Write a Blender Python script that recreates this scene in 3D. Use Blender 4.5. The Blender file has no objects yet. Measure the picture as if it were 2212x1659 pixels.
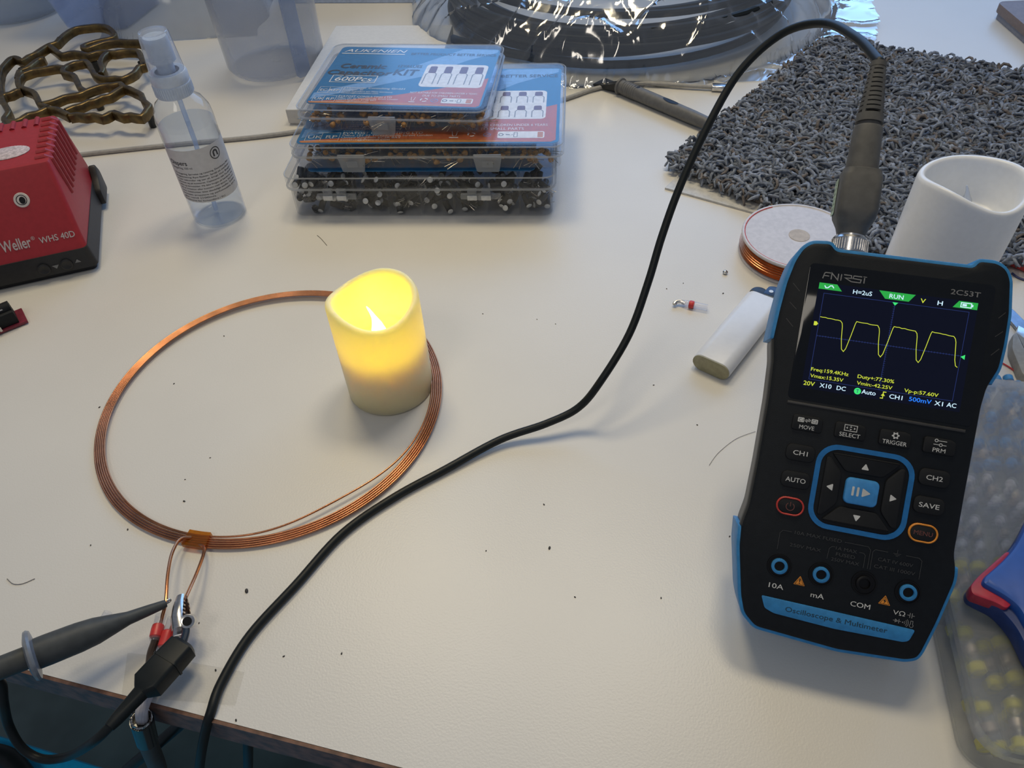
import bpy, bmesh, math, random
from mathutils import Vector, Matrix, noise
rnd = random.Random(7)
S = 0.001                                   # everything below is written in millimetres
PI = math.pi
sc = bpy.context.scene
COL = sc.collection

# ------------------------------------------------------------------ camera
F_PX, PITCH, ROLL, CAM_H = 1633.19, 0.810549, -0.056475, 329.36
FWD = Vector((0, math.cos(PITCH), -math.sin(PITCH)))
_r0 = Vector((1, 0, 0)); _u0 = _r0.cross(FWD)
RGT = math.cos(ROLL)*_r0 + math.sin(ROLL)*_u0
UPV = -math.sin(ROLL)*_r0 + math.cos(ROLL)*_u0
CAM = Vector((0, 0, CAM_H))
cd = bpy.data.cameras.new('camera'); cam = bpy.data.objects.new('camera', cd); COL.objects.link(cam)
cd.sensor_fit = 'HORIZONTAL'; cd.sensor_width = 36.0; cd.lens = F_PX*36.0/2212.0
cd.clip_start = 0.01; cd.clip_end = 20
m = Matrix.Identity(4)
for i in range(3):
    m[i][0] = RGT[i]; m[i][1] = UPV[i]; m[i][2] = -FWD[i]; m[i][3] = CAM[i]*S
cam.matrix_world = m
sc.camera = cam

def ray(px, py):
    return FWD + (px-1106)/F_PX*RGT - (py-829.5)/F_PX*UPV
def at(px, py, z=0.0):                      # where the line of sight of a pixel meets height z
    d = ray(px, py); t = (z-CAM_H)/d.z
    return CAM + t*d
def atd(px, py, depth):                     # ... or a distance along the view axis
    return CAM + depth*ray(px, py)

# ------------------------------------------------------------------ world, lights, exposure
sc.view_settings.view_transform = 'Standard'; sc.view_settings.look = 'None'
sc.view_settings.exposure = 0.0; sc.view_settings.gamma = 1.0
sc.view_settings.use_curve_mapping = False
sc.cycles.transparent_max_bounces = 40
sc.cycles.max_bounces = 10
sc.cycles.use_denoising = True
w = bpy.data.worlds.new('world'); sc.world = w; w.use_nodes = True
w.node_tree.nodes['Background'].inputs[0].default_value = (0.62, 0.70, 0.86, 1)
w.node_tree.nodes['Background'].inputs[1].default_value = 0.24

def area(name, loc, target, sx, sy, power, color, spread=180):
    l = bpy.data.lights.new(name, 'AREA'); l.shape = 'RECTANGLE'; l.size = sx*S; l.size_y = sy*S
    l.energy = power; l.color = color; l.spread = math.radians(spread)
    o = bpy.data.objects.new(name, l); COL.objects.link(o)
    o.location = Vector(loc)*S
    o.rotation_euler = (Vector(target)-Vector(loc)).to_track_quat('-Z', 'Y').to_euler()
    return o
area('ceiling_lamp_left', (-260, 960, 1420), (-80, 400, 0), 330, 330, 1.42, (1.0, 0.85, 0.56), 84)
area('ceiling_lamp_right', (270, 800, 1480), (60, 400, 0), 300, 300, 1.2, (1.0, 0.86, 0.60), 84)
area('added_front_fill', (-500, -650, 1600), (-100, 100, 0), 400, 400, 3.0, (1.0, 0.92, 0.80))  # added fill from the front, brightens the bin, floor and desk edge
area('window_daylight', (620, 2100, 930), (50, 500, 0), 2100, 1100, 19.0, (0.24, 0.50, 1.0))

# ------------------------------------------------------------------ materials
MATS = {}
def nodes_of(name):
    mt = bpy.data.materials.new(name); mt.use_nodes = True
    nt = mt.node_tree; nt.nodes.clear()
    return mt, nt, nt.nodes, nt.links
def mat(name, color, rough=0.5, metal=0.0, spec=0.5, var=0.06, vscale=300.0, bump=0.0, bscale=900.0,
        trans=0.0, ior=1.45, emit=None, estr=0.0, sss=0.0, sssr=(1, 1, 1), sssscale=0.01, coat=0.0, color2=None, detail=3.0):
    if name in MATS: return MATS[name]
    mt, nt, N, L = nodes_of(name)
    out = N.new('ShaderNodeOutputMaterial'); b = N.new('ShaderNodeBsdfPrincipled')
    L.new(b.outputs[0], out.inputs[0])
    tc = N.new('ShaderNodeTexCoord')
    nz = N.new('ShaderNodeTexNoise'); nz.inputs['Scale'].default_value = vscale; nz.inputs['Detail'].default_value = detail
    L.new(tc.outputs['Object'], nz.inputs['Vector'])
    mx = N.new('ShaderNodeMix'); mx.data_type = 'RGBA'
    c = color; c2 = color2 or tuple(max(0, x*(1-2*var)) for x in c)
    mx.inputs['A'].default_value = (*[min(1, x*(1+var)) for x in c], 1) if not color2 else (*c, 1)
    mx.inputs['B'].default_value = (*c2, 1)
    rp = N.new('ShaderNodeValToRGB'); rp.color_ramp.elements[0].position = 0.35; rp.color_ramp.elements[1].position = 0.65
    L.new(nz.outputs['Fac'], rp.inputs[0]); L.new(rp.outputs[0], mx.inputs['Factor'])
    L.new(mx.outputs['Result'], b.inputs['Base Color'])
    b.inputs['Roughness'].default_value = rough; b.inputs['Metallic'].default_value = metal
    b.inputs['Specular IOR Level'].default_value = spec; b.inputs['IOR'].default_value = ior
    b.inputs['Transmission Weight'].default_value = trans; b.inputs['Coat Weight'].default_value = coat
    if emit:
        b.inputs['Emission Color'].default_value = (*emit, 1); b.inputs['Emission Strength'].default_value = estr
    if sss:
        b.inputs['Subsurface Weight'].default_value = sss
        b.inputs['Subsurface Radius'].default_value = sssr; b.inputs['Subsurface Scale'].default_value = sssscale
    if bump:
        bn = N.new('ShaderNodeTexNoise'); bn.inputs['Scale'].default_value = bscale; bn.inputs['Detail'].default_value = 2
        L.new(tc.outputs['Object'], bn.inputs['Vector'])
        bp = N.new('ShaderNodeBump'); bp.inputs['Strength'].default_value = bump; bp.inputs['Distance'].default_value = 0.0004
        L.new(bn.outputs['Fac'], bp.inputs['Height']); L.new(bp.outputs[0], b.inputs['Normal'])
    MATS[name] = mt
    return mt
def clear(name, tint, haze=0.1, hazecol=(0.8, 0.8, 0.8), rough=0.1, gloss=1.0, translucent=0.5, bump=0.0, bscale=200, ior=1.45, blur=0.0, blur_rough=0.3):
    """thin see-through plastic: clear + a milky share + fresnel gloss"""
    if name in MATS: return MATS[name]
    mt, nt, N, L = nodes_of(name)
    out = N.new('ShaderNodeOutputMaterial')
    tr = N.new('ShaderNodeBsdfTransparent'); tr.inputs[0].default_value = (*tint, 1)
    df = N.new('ShaderNodeBsdfDiffuse'); df.inputs[0].default_value = (*hazecol, 1)
    tl = N.new('ShaderNodeBsdfTranslucent'); tl.inputs[0].default_value = (*hazecol, 1)
    m0 = N.new('ShaderNodeMixShader'); m0.inputs[0].default_value = translucent
    L.new(df.outputs[0], m0.inputs[1]); L.new(tl.outputs[0], m0.inputs[2])
    m1 = N.new('ShaderNodeMixShader')
    tc = N.new('ShaderNodeTexCoord'); nz = N.new('ShaderNodeTexNoise'); nz.inputs['Scale'].default_value = 60
    L.new(tc.outputs['Object'], nz.inputs['Vector'])
    mr = N.new('ShaderNodeMapRange'); mr.inputs['To Min'].default_value = haze*0.8; mr.inputs['To Max'].default_value = min(1, haze*1.2)
    L.new(nz.outputs['Fac'], mr.inputs['Value']); L.new(mr.outputs[0], m1.inputs[0])
    base_out = tr.outputs[0]
    if blur:
        rf = N.new('ShaderNodeBsdfRefraction'); rf.inputs[0].default_value = (*tint, 1); rf.inputs['Roughness'].default_value = blur_rough; rf.inputs['IOR'].default_value = 1.12
        mb = N.new('ShaderNodeMixShader'); mb.inputs[0].default_value = blur; L.new(tr.outputs[0], mb.inputs[1]); L.new(rf.outputs[0], mb.inputs[2]); base_out = mb.outputs[0]
    L.new(base_out, m1.inputs[1]); L.new(m0.outputs[0], m1.inputs[2])
    gl = N.new('ShaderNodeBsdfGlossy'); gl.inputs['Roughness'].default_value = rough
    fr = N.new('ShaderNodeLayerWeight'); fr.inputs['Blend'].default_value = 0.5       # the same from both sides of the film
    pw = N.new('ShaderNodeMath'); pw.operation = 'POWER'; pw.inputs[1].default_value = 4.0
    ad = N.new('ShaderNodeMath'); ad.operation = 'ADD'; ad.inputs[1].default_value = ((ior-1)/(ior+1))**2
    mu = N.new('ShaderNodeMath'); mu.operation = 'MULTIPLY'; mu.inputs[1].default_value = gloss; mu.use_clamp = True
    L.new(fr.outputs['Facing'], pw.inputs[0]); L.new(pw.outputs[0], ad.inputs[0]); L.new(ad.outputs[0], mu.inputs[0])
    m2 = N.new('ShaderNodeMixShader'); L.new(mu.outputs[0], m2.inputs[0])
    L.new(m1.outputs[0], m2.inputs[1]); L.new(gl.outputs[0], m2.inputs[2]); L.new(m2.outputs[0], out.inputs[0])
    if bump:
        bn = N.new('ShaderNodeTexNoise'); bn.inputs['Scale'].default_value = bscale; bn.inputs['Detail'].default_value = 3
        L.new(tc.outputs['Object'], bn.inputs['Vector'])
        bp = N.new('ShaderNodeBump'); bp.inputs['Strength'].default_value = bump; bp.inputs['Distance'].default_value = 0.002
        L.new(bn.outputs['Fac'], bp.inputs['Height']); L.new(bp.outputs[0], gl.inputs['Normal']); L.new(bp.outputs[0], fr.inputs['Normal'])
    MATS[name] = mt
    return mt
def glow(name, color, strength):
    if name in MATS: return MATS[name]
    mt = mat(name, (0.01, 0.01, 0.01), 0.25, emit=color, estr=strength)
    return mt

# ------------------------------------------------------------------ mesh builder
class MB:
    def __init__(s, *mats): s.v = []; s.f = []; s.mi = []; s.mats = list(mats); s.M = None
    def mid(s, mt):
        if mt is None: return 0
        if mt not in s.mats: s.mats.append(mt)
        return s.mats.index(mt)
    def add(s, vs, fs, mt=None, M=None):
        o = len(s.v); k = s.mid(mt)
        M = M or s.M
        for p in vs:
            p = Vector(p)
            s.v.append(M @ p if M else p)
        for f in fs:
            s.f.append([i+o for i in f]); s.mi.append(k)
        return s
    def loft(s, rings, mt=None, cap0=True, cap1=True, closed=True, M=None):
        n = len(rings[0]); vs = [p for r in rings for p in r]; fs = []
        for a in range(len(rings)-1):
            for i in range(n if closed else n-1):
                j = (i+1) % n
                fs.append((a*n+i, a*n+j, (a+1)*n+j, (a+1)*n+i))
        if cap0: fs.append(tuple(range(n-1, -1, -1)))
        if cap1: fs.append(tuple(range((len(rings)-1)*n, len(rings)*n)))
        return s.add(vs, fs, mt, M)
    def prism(s, out, z0, z1, mt=None, ch=0.0, M=None, chb=None):
        out = ccw(out); chb = ch if chb is None else chb
        R = []
        if chb > 0: R += [ring(offset(out, -chb), z0), ring(offset(out, -chb*0.3), z0+chb*0.3), ring(out, z0+chb)]
        else: R += [ring(out, z0)]
        if ch > 0: R += [ring(out, z1-ch), ring(offset(out, -ch*0.3), z1-ch*0.3), ring(offset(out, -ch), z1)]
        else: R += [ring(out, z1)]
        return s.loft(R, mt, M=M)
    def box(s, x0, x1, y0, y1, z0, z1, mt=None, ch=0.0, M=None):
        return s.prism([(x0, y0), (x1, y0), (x1, y1), (x0, y1)], z0, z1, mt, ch, M)
    def shell(s, out, z0, z1, t, floor, mt=None, M=None, r=0.0):      # an open tray: walls of thickness t, a floor (may be on top: floor<0)
        out = ccw(out); inn = offset(out, -t)
        if floor >= 0: R = [ring(inn, z0+floor), ring(inn, z1), ring(out, z1), ring(out, z0+r), ring(offset(out, -r), z0)]
        else: R = [ring(inn, z1+floor), ring(inn, z0), ring(out, z0), ring(out, z1-r), ring(offset(out, -r), z1)]
        return s.loft(R, mt, M=M)
    def lathe(s, prof, n=32, mt=None, M=None, cap0=False, cap1=False):
        R = [[(r*math.cos(2*PI*i/n), r*math.sin(2*PI*i/n), z) for i in range(n)] for r, z in prof]
        return s.loft(R, mt, cap0, cap1, M=M)
    def tube(s, pts, rad, n=10, mt=None, closed=False, M=None, cap=True, prof=None, up=None):
        pts = [Vector(p) for p in pts]; k = len(pts)
        rads = rad if isinstance(rad, (list, tuple)) else [rad]*k
        T = []
        for i in range(k):
            a = pts[(i-1) % k] if closed or i > 0 else pts[i]
            b = pts[(i+1) % k] if closed or i < k-1 else pts[i]
            d = b-a; T.append(d.normalized() if d.length > 1e-9 else Vector((1, 0, 0)))
        if up is None:
            nrm = T[0].orthogonal().normalized(); fr = []
            for i in range(k):
                if i: 
                    q = T[i-1].rotation_difference(T[i]); nrm = q @ nrm
                nrm = (nrm - T[i]*nrm.dot(T[i])).normalized(); fr.append((nrm, T[i].cross(nrm)))
        else:
            fr = []
            for i in range(k):
                sd = T[i].cross(up).normalized(); fr.append((sd, sd.cross(T[i])))
        pr = prof or [(math.cos(2*PI*j/n), math.sin(2*PI*j/n)) for j in range(n)]
        R = [[pts[i] + (fr[i][0]*x + fr[i][1]*y)*rads[i] for x, y in pr] for i in range(k)]
        if closed: R = R + [R[0]]
        return s.loft(R, mt, cap and not closed, cap and not closed, M=M)
    def poly(s, pts, z, mt=None, M=None):
        pts = ccw(pts)
        return s.add([(x, y, z) for x, y in pts], [tuple(range(len(pts)))], mt, M)
    def line(s, pts, wd, z, mt=None, M=None, closed=False):           # a flat drawn line
        pts = [Vector(p[:2]) for p in pts]; k = len(pts)
        L, Rr = [], []
        for i in range(k):
            a = pts[i-1] if (closed or i > 0) else None
            b = pts[(i+1) % k] if (closed or i < k-1) else None
            d1 = (pts[i]-a).normalized() if a is not None else None
            d2 = (b-pts[i]).normalized() if b is not None else None
            d1 = d1 or d2; d2 = d2 or d1
            n1 = Vector((-d1.y, d1.x)); n2 = Vector((-d2.y, d2.x)); nn = (n1+n2)
            nn = nn.normalized() if nn.length > 1e-6 else n1
            q = wd/2/max(0.35, nn.dot(n1))
            L.append(pts[i]+nn*q); Rr.append(pts[i]-nn*q)
        vs = [(p.x, p.y, z) for p in L] + [(p.x, p.y, z) for p in Rr]
        fs = [(k+i, k+(i+1) % k, (i+1) % k, i) for i in range(k if closed else k-1)]
        return s.add(vs, fs, mt, M)
    def text(s, t, x, y, size, z, mt=None, align='C', shear=0.0, bold=0.0, sx=1.0, width=None, M=None):
        vs, fs, wdt = glyphs(t, 0.0, shear)
        if bold:                                                      # heavier strokes: the outline laid down again, slightly shifted
            v0, f0 = vs, fs; vs, fs = list(v0), list(f0)
            for k, (dx, dy) in enumerate(((bold, 0), (-bold, 0), (0, bold), (0, -bold))):
                o = len(vs); vs += [(a[0]+dx, a[1]+dy, -.004*(k+1)) for a in v0]; fs += [tuple(i+o for i in f) for f in f0]
        if width: sx = width/(wdt*size) if wdt else 1
        x0 = {'C': -wdt/2, 'L': 0, 'R': -wdt}[align]
        return s.add([(x+(p[0]+x0)*size*sx, y+p[1]*size, z+p[2]) for p in vs], fs, mt, M)
    def build(s, name, parent=None, smooth=True, angle=32, loc=None, dedup=True):
        me = bpy.data.meshes.new(name)
        me.from_pydata([tuple(Vector(p)*S) for p in s.v], [], s.f)
        for mt in s.mats: me.materials.append(mt)
        for p, k in zip(me.polygons, s.mi): p.material_index = k
        bm = bmesh.new(); bm.from_mesh(me)
        if dedup: bmesh.ops.remove_doubles(bm, verts=bm.verts, dist=1e-7)
        bm.to_mesh(me); bm.free()
        if smooth:
            for p in me.polygons: p.use_smooth = True
            me.set_sharp_from_angle(angle=math.radians(angle))
        me.update()
        o = bpy.data.objects.new(name, me); COL.objects.link(o)
        if parent: o.parent = parent
        if loc is not None: o.location = Vector(loc)*S
        return o
def ring(out, z): return [(p[0], p[1], z) for p in out]
def ccw(out):
    a = sum(out[i-1][0]*out[i][1]-out[i][0]*out[i-1][1] for i in range(len(out)))
    return list(out) if a > 0 else list(reversed(out))
def offset(out, d):
    n = len(out); res = []
    for i in range(n):
        p = Vector(out[i][:2]); a = Vector(out[i-1][:2]); b = Vector(out[(i+1) % n][:2])
        e1 = (p-a); e2 = (b-p)
        e1 = e1.normalized() if e1.length > 1e-9 else e2.normalized(); e2 = e2.normalized() if e2.length > 1e-9 else e1
        n1 = Vector((e1.y, -e1.x)); n2 = Vector((e2.y, -e2.x)); nn = n1+n2
        nn = nn.normalized() if nn.length > 1e-6 else n1
        p = p + nn*(d/max(0.5, nn.dot(n1))); res.append((p.x, p.y))
    return res
def rrect(x0, x1, y0, y1, r, k=5):
    pts = []
    for cx, cy, a in ((x1-r, y0+r, -90), (x1-r, y1-r, 0), (x0+r, y1-r, 90), (x0+r, y0+r, 180)):
        for i in range(k+1):
            t = math.radians(a+90*i/k); pts.append((cx+r*math.cos(t), cy+r*math.sin(t)))
    return pts
def circ(x, y, r, n=28): return [(x+r*math.cos(2*PI*i/n), y+r*math.sin(2*PI*i/n)) for i in range(n)]
def rounded(pts, r, k=4):                                             # round the corners of a polygon
    n = len(pts); res = []
    for i in range(n):
        p = Vector(pts[i]); a = Vector(pts[i-1]); b = Vector(pts[(i+1) % n])
        q = min(r, (p-a).length*0.45, (b-p).length*0.45)
        s0 = p+(a-p).normalized()*q; s1 = p+(b-p).normalized()*q
        for j in range(k+1):
            t = j/k; v = s0*(1-t)**2 + p*2*t*(1-t) + s1*t*t; res.append((v.x, v.y))
    return res
def spline(pts, n=8, closed=False):
    P = [Vector(p) for p in pts]; k = len(P); res = []
    for i in range(k if closed else k-1):
        if closed: a, b, c, d = P[i-1], P[i], P[(i+1) % k], P[(i+2) % k]
        else: a, b, c, d = P[max(0, i-1)], P[i], P[i+1], P[min(k-1, i+2)]
        for j in range(n):
            t = j/n
            res.append(0.5*((2*b)+(c-a)*t+(2*a-5*b+4*c-d)*t*t+(3*b-a-3*c+d)*t**3))
    if not closed: res.append(P[-1])
    return res
_G = {}
def glyphs(t, bold, shear):
    key = (t, bold, shear)
    if key not in _G:
        cu = bpy.data.curves.new('lettering', 'FONT'); cu.body = t; cu.size = 1.0; cu.offset = bold; cu.shear = shear
        cu.resolution_u = 3; cu.fill_mode = 'FRONT'; cu.dimensions = '2D'
        ob = bpy.data.objects.new('lettering', cu)
        me = bpy.data.meshes.new_from_object(ob)
        vs = [tuple(v.co) for v in me.vertices]; fs = [tuple(p.vertices) for p in me.polygons]
        x0 = min((v[0] for v in vs), default=0); x1 = max((v[0] for v in vs), default=0)
        vs = [(v[0]-x0, v[1], 0) for v in vs]
        bpy.data.objects.remove(ob); bpy.data.curves.remove(cu); bpy.data.meshes.remove(me)
        _G[key] = (vs, fs, x1-x0)
    return _G[key]

def tag(o, label=None, cat=None, group=None, kind=None):
    if label: o['label'] = label
    if cat: o['category'] = cat
    if group: o['group'] = group
    if kind: o['kind'] = kind
    return o
def thing(name, label, cat, loc=(0, 0, 0), rotz=0.0, group=None, M=None):
    o = bpy.data.objects.new(name, None); COL.objects.link(o); o.empty_display_size = 0.02
    if M is not None:
        mm = M.copy(); mm.translation = mm.translation*S; o.matrix_world = mm
    else:
        o.location = Vector(loc)*S; o.rotation_euler = (0, 0, rotz)
    return tag(o, label, cat, group)
def axis_M(origin, z, xhint=Vector((1, 0, 0))):                       # frame with its z along a direction
    z = Vector(z).normalized(); x = (Vector(xhint)-z*Vector(xhint).dot(z)).normalized(); y = z.cross(x)
    M = Matrix.Identity(4)
    for i in range(3): M[i][0] = x[i]; M[i][1] = y[i]; M[i][2] = z[i]; M[i][3] = origin[i]
    return M
def flatM(origin, ang): return Matrix.Translation(Vector(origin)) @ Matrix.Rotation(ang, 4, 'Z')
# ------------------------------------------------------------------ common materials
m_desk = mat('desk_white', (0.71, 0.68, 0.62), 0.34, var=0.012, vscale=12, bump=0.20, bscale=1000, spec=0.5)
m_edge = mat('edge_brown', (0.17, 0.085, 0.055), 0.5, var=0.25, vscale=150)
m_floor = mat('floor_green', (0.20, 0.25, 0.225), 0.32, var=0.15, vscale=9)
m_blk = mat('meter_black', (0.007, 0.009, 0.012), 0.5, spec=0.28, bump=0.12, bscale=2600)
m_blk2 = mat('button_black', (0.010, 0.011, 0.013), 0.6, spec=0.3)
m_dark = mat('hole_black', (0.003, 0.003, 0.004), 0.4, spec=0.3)
m_glass = mat('screen_glass', (0.004, 0.005, 0.007), 0.06, spec=0.45)
m_blue = mat('bumper_blue', (0.035, 0.23, 0.52), 0.5, spec=0.4)
m_blue2 = mat('ring_blue', (0.008, 0.15, 0.42), 0.5)
m_blue3 = mat('button_blue', (0.05, 0.27, 0.62), 0.5)
m_grip = mat('meter_grey', (0.045, 0.043, 0.042), 0.45)
m_white = mat('print_white', (0.62, 0.62, 0.60), 0.5)
m_grey = mat('print_grey', (0.22, 0.22, 0.22), 0.5)
m_dim = mat('print_dim', (0.045, 0.047, 0.050), 0.6)
m_orange = mat('print_orange', (0.75, 0.27, 0.03), 0.5)
m_red = mat('print_red', (0.55, 0.05, 0.04), 0.5)
m_metal = mat('bright_metal', (0.62, 0.61, 0.60), 0.24, 1.0, var=0.1)
m_probe = mat('probe_grey', (0.105, 0.103, 0.098), 0.55, spec=0.35)
m_cable = mat('cable_black', (0.009, 0.012, 0.013), 0.45, spec=0.35)
m_copper = mat('copper', (0.55, 0.24, 0.12), 0.26, 1.0, var=0.12, vscale=80)

# ------------------------------------------------------------------ the room's floor, the desk
fl = MB(m_floor).box(-1500, 1500, -1200, 2200, -780, -740).build('floor', smooth=False); tag(fl, kind='structure')

E0 = at(55, 1455); E1 = at(800, 1650); ed = (E1-E0).normalized(); en = Vector((-ed.y, ed.x, 0))
D_ang = math.atan2(ed.y, ed.x)
desk = thing('desk', 'wide white desk with a dark brown front edge carrying everything', 'desk', E0, D_ang)
tp = MB(m_desk)
tp.box(-900, 1500, 1.6, 1900, -22, 0)
tp.build('tabletop', desk, smooth=False)
MB(m_edge).prism([(-900, 0), (1500, 0), (1500, 1.5), (-900, 1.5)], -22, -0.25).build('edge_strip', desk, smooth=False)
for X, Y in ((-850, 60), (1440, 60), (-850, 1840), (1440, 1840)):
    MB(m_grip).box(X-25, X+25, Y-25, Y+25, -740, -22.2, ch=2).build('leg', desk)

# ------------------------------------------------------------------ handheld oscilloscope multimeter
MX, MY, MYAW, MTILT = 124.34, 129.03, -0.304242, 0.75923
mU = Vector((math.cos(MYAW), math.sin(MYAW), 0)); mVh = Vector((-math.sin(MYAW), math.cos(MYAW), 0))
mV = math.cos(MTILT)*mVh + Vector((0, 0, math.sin(MTILT))); mN = mU.cross(mV)
MT = 30.0
mO = Vector((MX, MY, MT*math.cos(MTILT)))
mM = Matrix.Identity(4)
for i in range(3): mM[i][0] = mU[i]; mM[i][1] = mV[i]; mM[i][2] = mN[i]; mM[i][3] = (mO-MT*mN)[i]
meter = thing('multimeter', 'black and blue handheld oscilloscope multimeter propped up with its screen lit', 'multimeter', M=mM)
Zf = MT                                                               # the face in local z
blk_out = [(-30.3, 3.9), (-35.8, 8.6), (-38.3, 15.8), (-42.3, 36.2), (-43.0, 45.5), (-41.4, 54.1), (-40.9, 72), (-40.9, 100), (-41.6, 116),
           (-43.0, 124.5), (-42.3, 138.1), (-41.3, 149.4), (-39.4, 158.8), (-37, 164.4), (-33.7, 167.3), (-26.2, 167.9), (-23.8, 165.0), (2, 165.0),
           (28.5, 165.0), (30.1, 167.9), (36.7, 168.0), (40.5, 165.9), (42.7, 161.8), (44.5, 147.7), (44.7, 135.8), (44.2, 126.1), (41.1, 117.9),
           (40.3, 110), (40.0, 72), (40.0, 50), (41.6, 44), (41.8, 39.2), (38.0, 21.5), (34.4, 8.2), (33.0, 5.5), (29.1, 3.8), (2.9, 1.9)]
blk_out = ccw(rounded(blk_out, 2.0, 3))
MB(m_blk).prism(blk_out, Zf-9, Zf, ch=2.2).build('front_shell', meter, angle=40)
MB(m_grip).prism(offset(blk_out, -0.8), 2.0, Zf-9.2, ch=0, chb=2.5).build('back_shell', meter, angle=40)
up = [p for p in offset(blk_out, 1.0) if p[1] > (124.5 if p[0] < 0 else 119)]
MB(m_blue).prism(up, 1.0, Zf-1.2, ch=0.9, chb=2.5).build('bumper', meter, angle=40)
lo = [p for p in offset(blk_out, 1.0) if p[1] < 45.6]
MB(m_blue).prism(lo, 0.0, Zf-1.2, ch=0.9, chb=2.5).build('bumper', meter, angle=40)
# raised face panels
fp = MB(m_blk)
fp.prism(rrect(-33.2, 37.4, 101.5, 158.6, 2), Zf-0.5, Zf+0.15, m_glass, ch=0.1)
fp.build('screen_bezel', meter)
MB(m_grip).prism([(-33.0, 99.3), (35.6, 98.8), (35.6, 100.1), (-33.0, 100.6)], Zf-0.4, Zf+0.5, ch=0.4).build('face_ridge', meter)
for a, b in (((-38.6, 149.2), (-35.5, 146.2)), ((-38.7, 141.2), (-35.6, 138.6)), ((-39.0, 134.3), (-35.8, 131.2)),
             ((42.4, 148.5), (40.2, 145.9)), ((42.6, 140.9), (40.1, 138.4)), ((42.4, 133.9), (39.8, 130.9))):
    MB(m_grip).line([a, b], 0.3, Zf+0.05).build('grip_groove', meter, smooth=False)
# ---- screen
zs = Zf+0.22
m_scr = mat('screen_dark', (0.002, 0.003, 0.006), 0.05, spec=0.3, emit=(0.006, 0.008, 0.030), estr=0.3)
screen = MB(m_scr).prism(rrect(-28.6, 32.2, 106.6, 151.0, 0.3), Zf+0.1, zs, ch=0).build('screen', meter, smooth=False)
g_grid = glow('glow_grid', (0.03, 0.06, 0.30), 0.55); g_yel = glow('glow_yellow', (0.62, 0.72, 0.05), 0.95)
g_wht = glow('glow_white', (0.62, 0.86, 1.0), 1.0); g_grn = glow('glow_green', (0.02, 0.42, 0.06), 0.9)
g_gr2 = glow('glow_bright_green', (0.05, 0.85, 0.20), 0.9); g_blu = glow('glow_blue', (0.02, 0.22, 1.0), 1.0)
z1, z2, z3 = zs+0.06, zs+0.12, zs+0.18
gr = MB(g_grid)
gr.line([(-26.0, 146.7), (29.3, 146.7), (28.9, 110.6), (-26.1, 110.6)], 0.16, z1, closed=True)
gr.line([(1.7, 146.7), (1.2, 110.6)], 0.14, z1); gr.line([(-25.8, 128.9), (29.2, 128.9)], 0.14, z1)
for i in range(51): gr.line([(-25.8+i*1.1, 128.55), (-25.8+i*1.1, 129.25)], 0.11, z1)
for i in range(41): gr.line([(1.1, 110.7+i*0.9), (1.9, 110.7+i*0.9)], 0.11, z1)
gr.build('graticule', screen, smooth=False)
wv = []
for k in range(4):
    x0 = -25.9+14.35*k
    for q in range(9): wv.append((x0+q*1.02, 136.9-0.07*q+rnd.uniform(-.12, .12)))
    if k < 3: wv += [(x0+8.9, 135.4), (x0+9.2, 134), (x0+9.6, 129), (x0+10.3, 124.8), (x0+11.2, 123.9), (x0+11.9, 125.2), (x0+13.0, 130.5), (x0+14.0, 136.0)]
    else: wv += [(x0+8.9, 135.4), (x0+9.3, 134), (x0+10.0, 127), (x0+10.6, 124.7), (x0+11.4, 124.2)]
wb = MB(g_yel); wb.line(wv, 0.26, z2); wb.poly([(-27.9, 133.0), (-26.9, 133.0), (-26.2, 133.8), (-26.9, 134.7), (-27.9, 134.7)], z2)
wb.build('waveform', screen, smooth=False)
st = MB(g_wht)
st.poly([(-28.4, 150.9), (-21.4, 150.9), (-19.2, 148.3), (-28.4, 148.3)], z1, g_grn)
st.poly([(-5.1, 150.8), (8.8, 150.8), (6.6, 147.7), (-2.4, 147.7)], z1, g_grn)
st.poly([(25.0, 150.7), (32.0, 150.7), (32.0, 147.9), (23.0, 147.9)], z1, g_grn)
st.poly([(0.6, 146.7), (2.8, 146.7), (1.7, 145.4)], z2, g_gr2); st.poly([(29.0, 128.6), (30.6, 129.6), (30.6, 127.6)], z2, g_gr2)
st.line([(-26.2, 149.9), (-25.6, 149.0), (-24.8, 149.1), (-24.0, 150.0), (-23.2, 150.1), (-22.5, 149.2)], 0.4, z2)
def stx(t, x, y, mt, wd=None, al='L', cap=1.75): st.text(t, x, y-cap/2, cap/0.70, z2, mt, al, bold=0.012, width=wd)
stx('H=2uS', -14.9, 148.9, g_wht, 7.3); stx('RUN', -0.9, 149.1, g_wht, 5.3); stx('V', 10.9, 148.8, g_yel, 1.9); stx('H', 17.3, 148.8, g_wht, 1.9)
st.line([(25.9, 148.4), (29.7, 148.4), (29.7, 150.1), (25.9, 150.1)], 0.35, z2, closed=True)
st.poly([(26.4, 148.8), (28.0, 148.8), (28.0, 149.7), (26.4, 149.7)], z2); st.poly([(29.9, 148.8), (30.4, 148.8), (30.4, 149.7), (29.9, 149.7)], z2)
stx('Freq:159.4KHz', -25.9, 114.9, g_yel, 14.7, cap=1.45); stx('Vmax:15.35V', -25.8, 112.2, g_yel, 13.0, cap=1.45)
stx('Duty+:77.30%', -7.6, 114.8, g_yel, 14.0, cap=1.45); stx('Vmin:-42.25V', -7.5, 112.1, g_yel, 13.6, cap=1.45)
stx('Vp-p:57.60V', 10.7, 112.0, g_yel, 12.8, cap=1.45)
stx('20V', -27.9, 108.8, g_yel, 4.4); stx('X10', -21.5, 108.8, g_wht, 4.6); stx('DC', -14.8, 108.8, g_wht, 3.5)
st.poly(circ(-6.7, 108.7, 1.35), z1, g_gr2); stx('T', -7.2, 108.7, g_grid, 1.0, cap=1.5)
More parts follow.
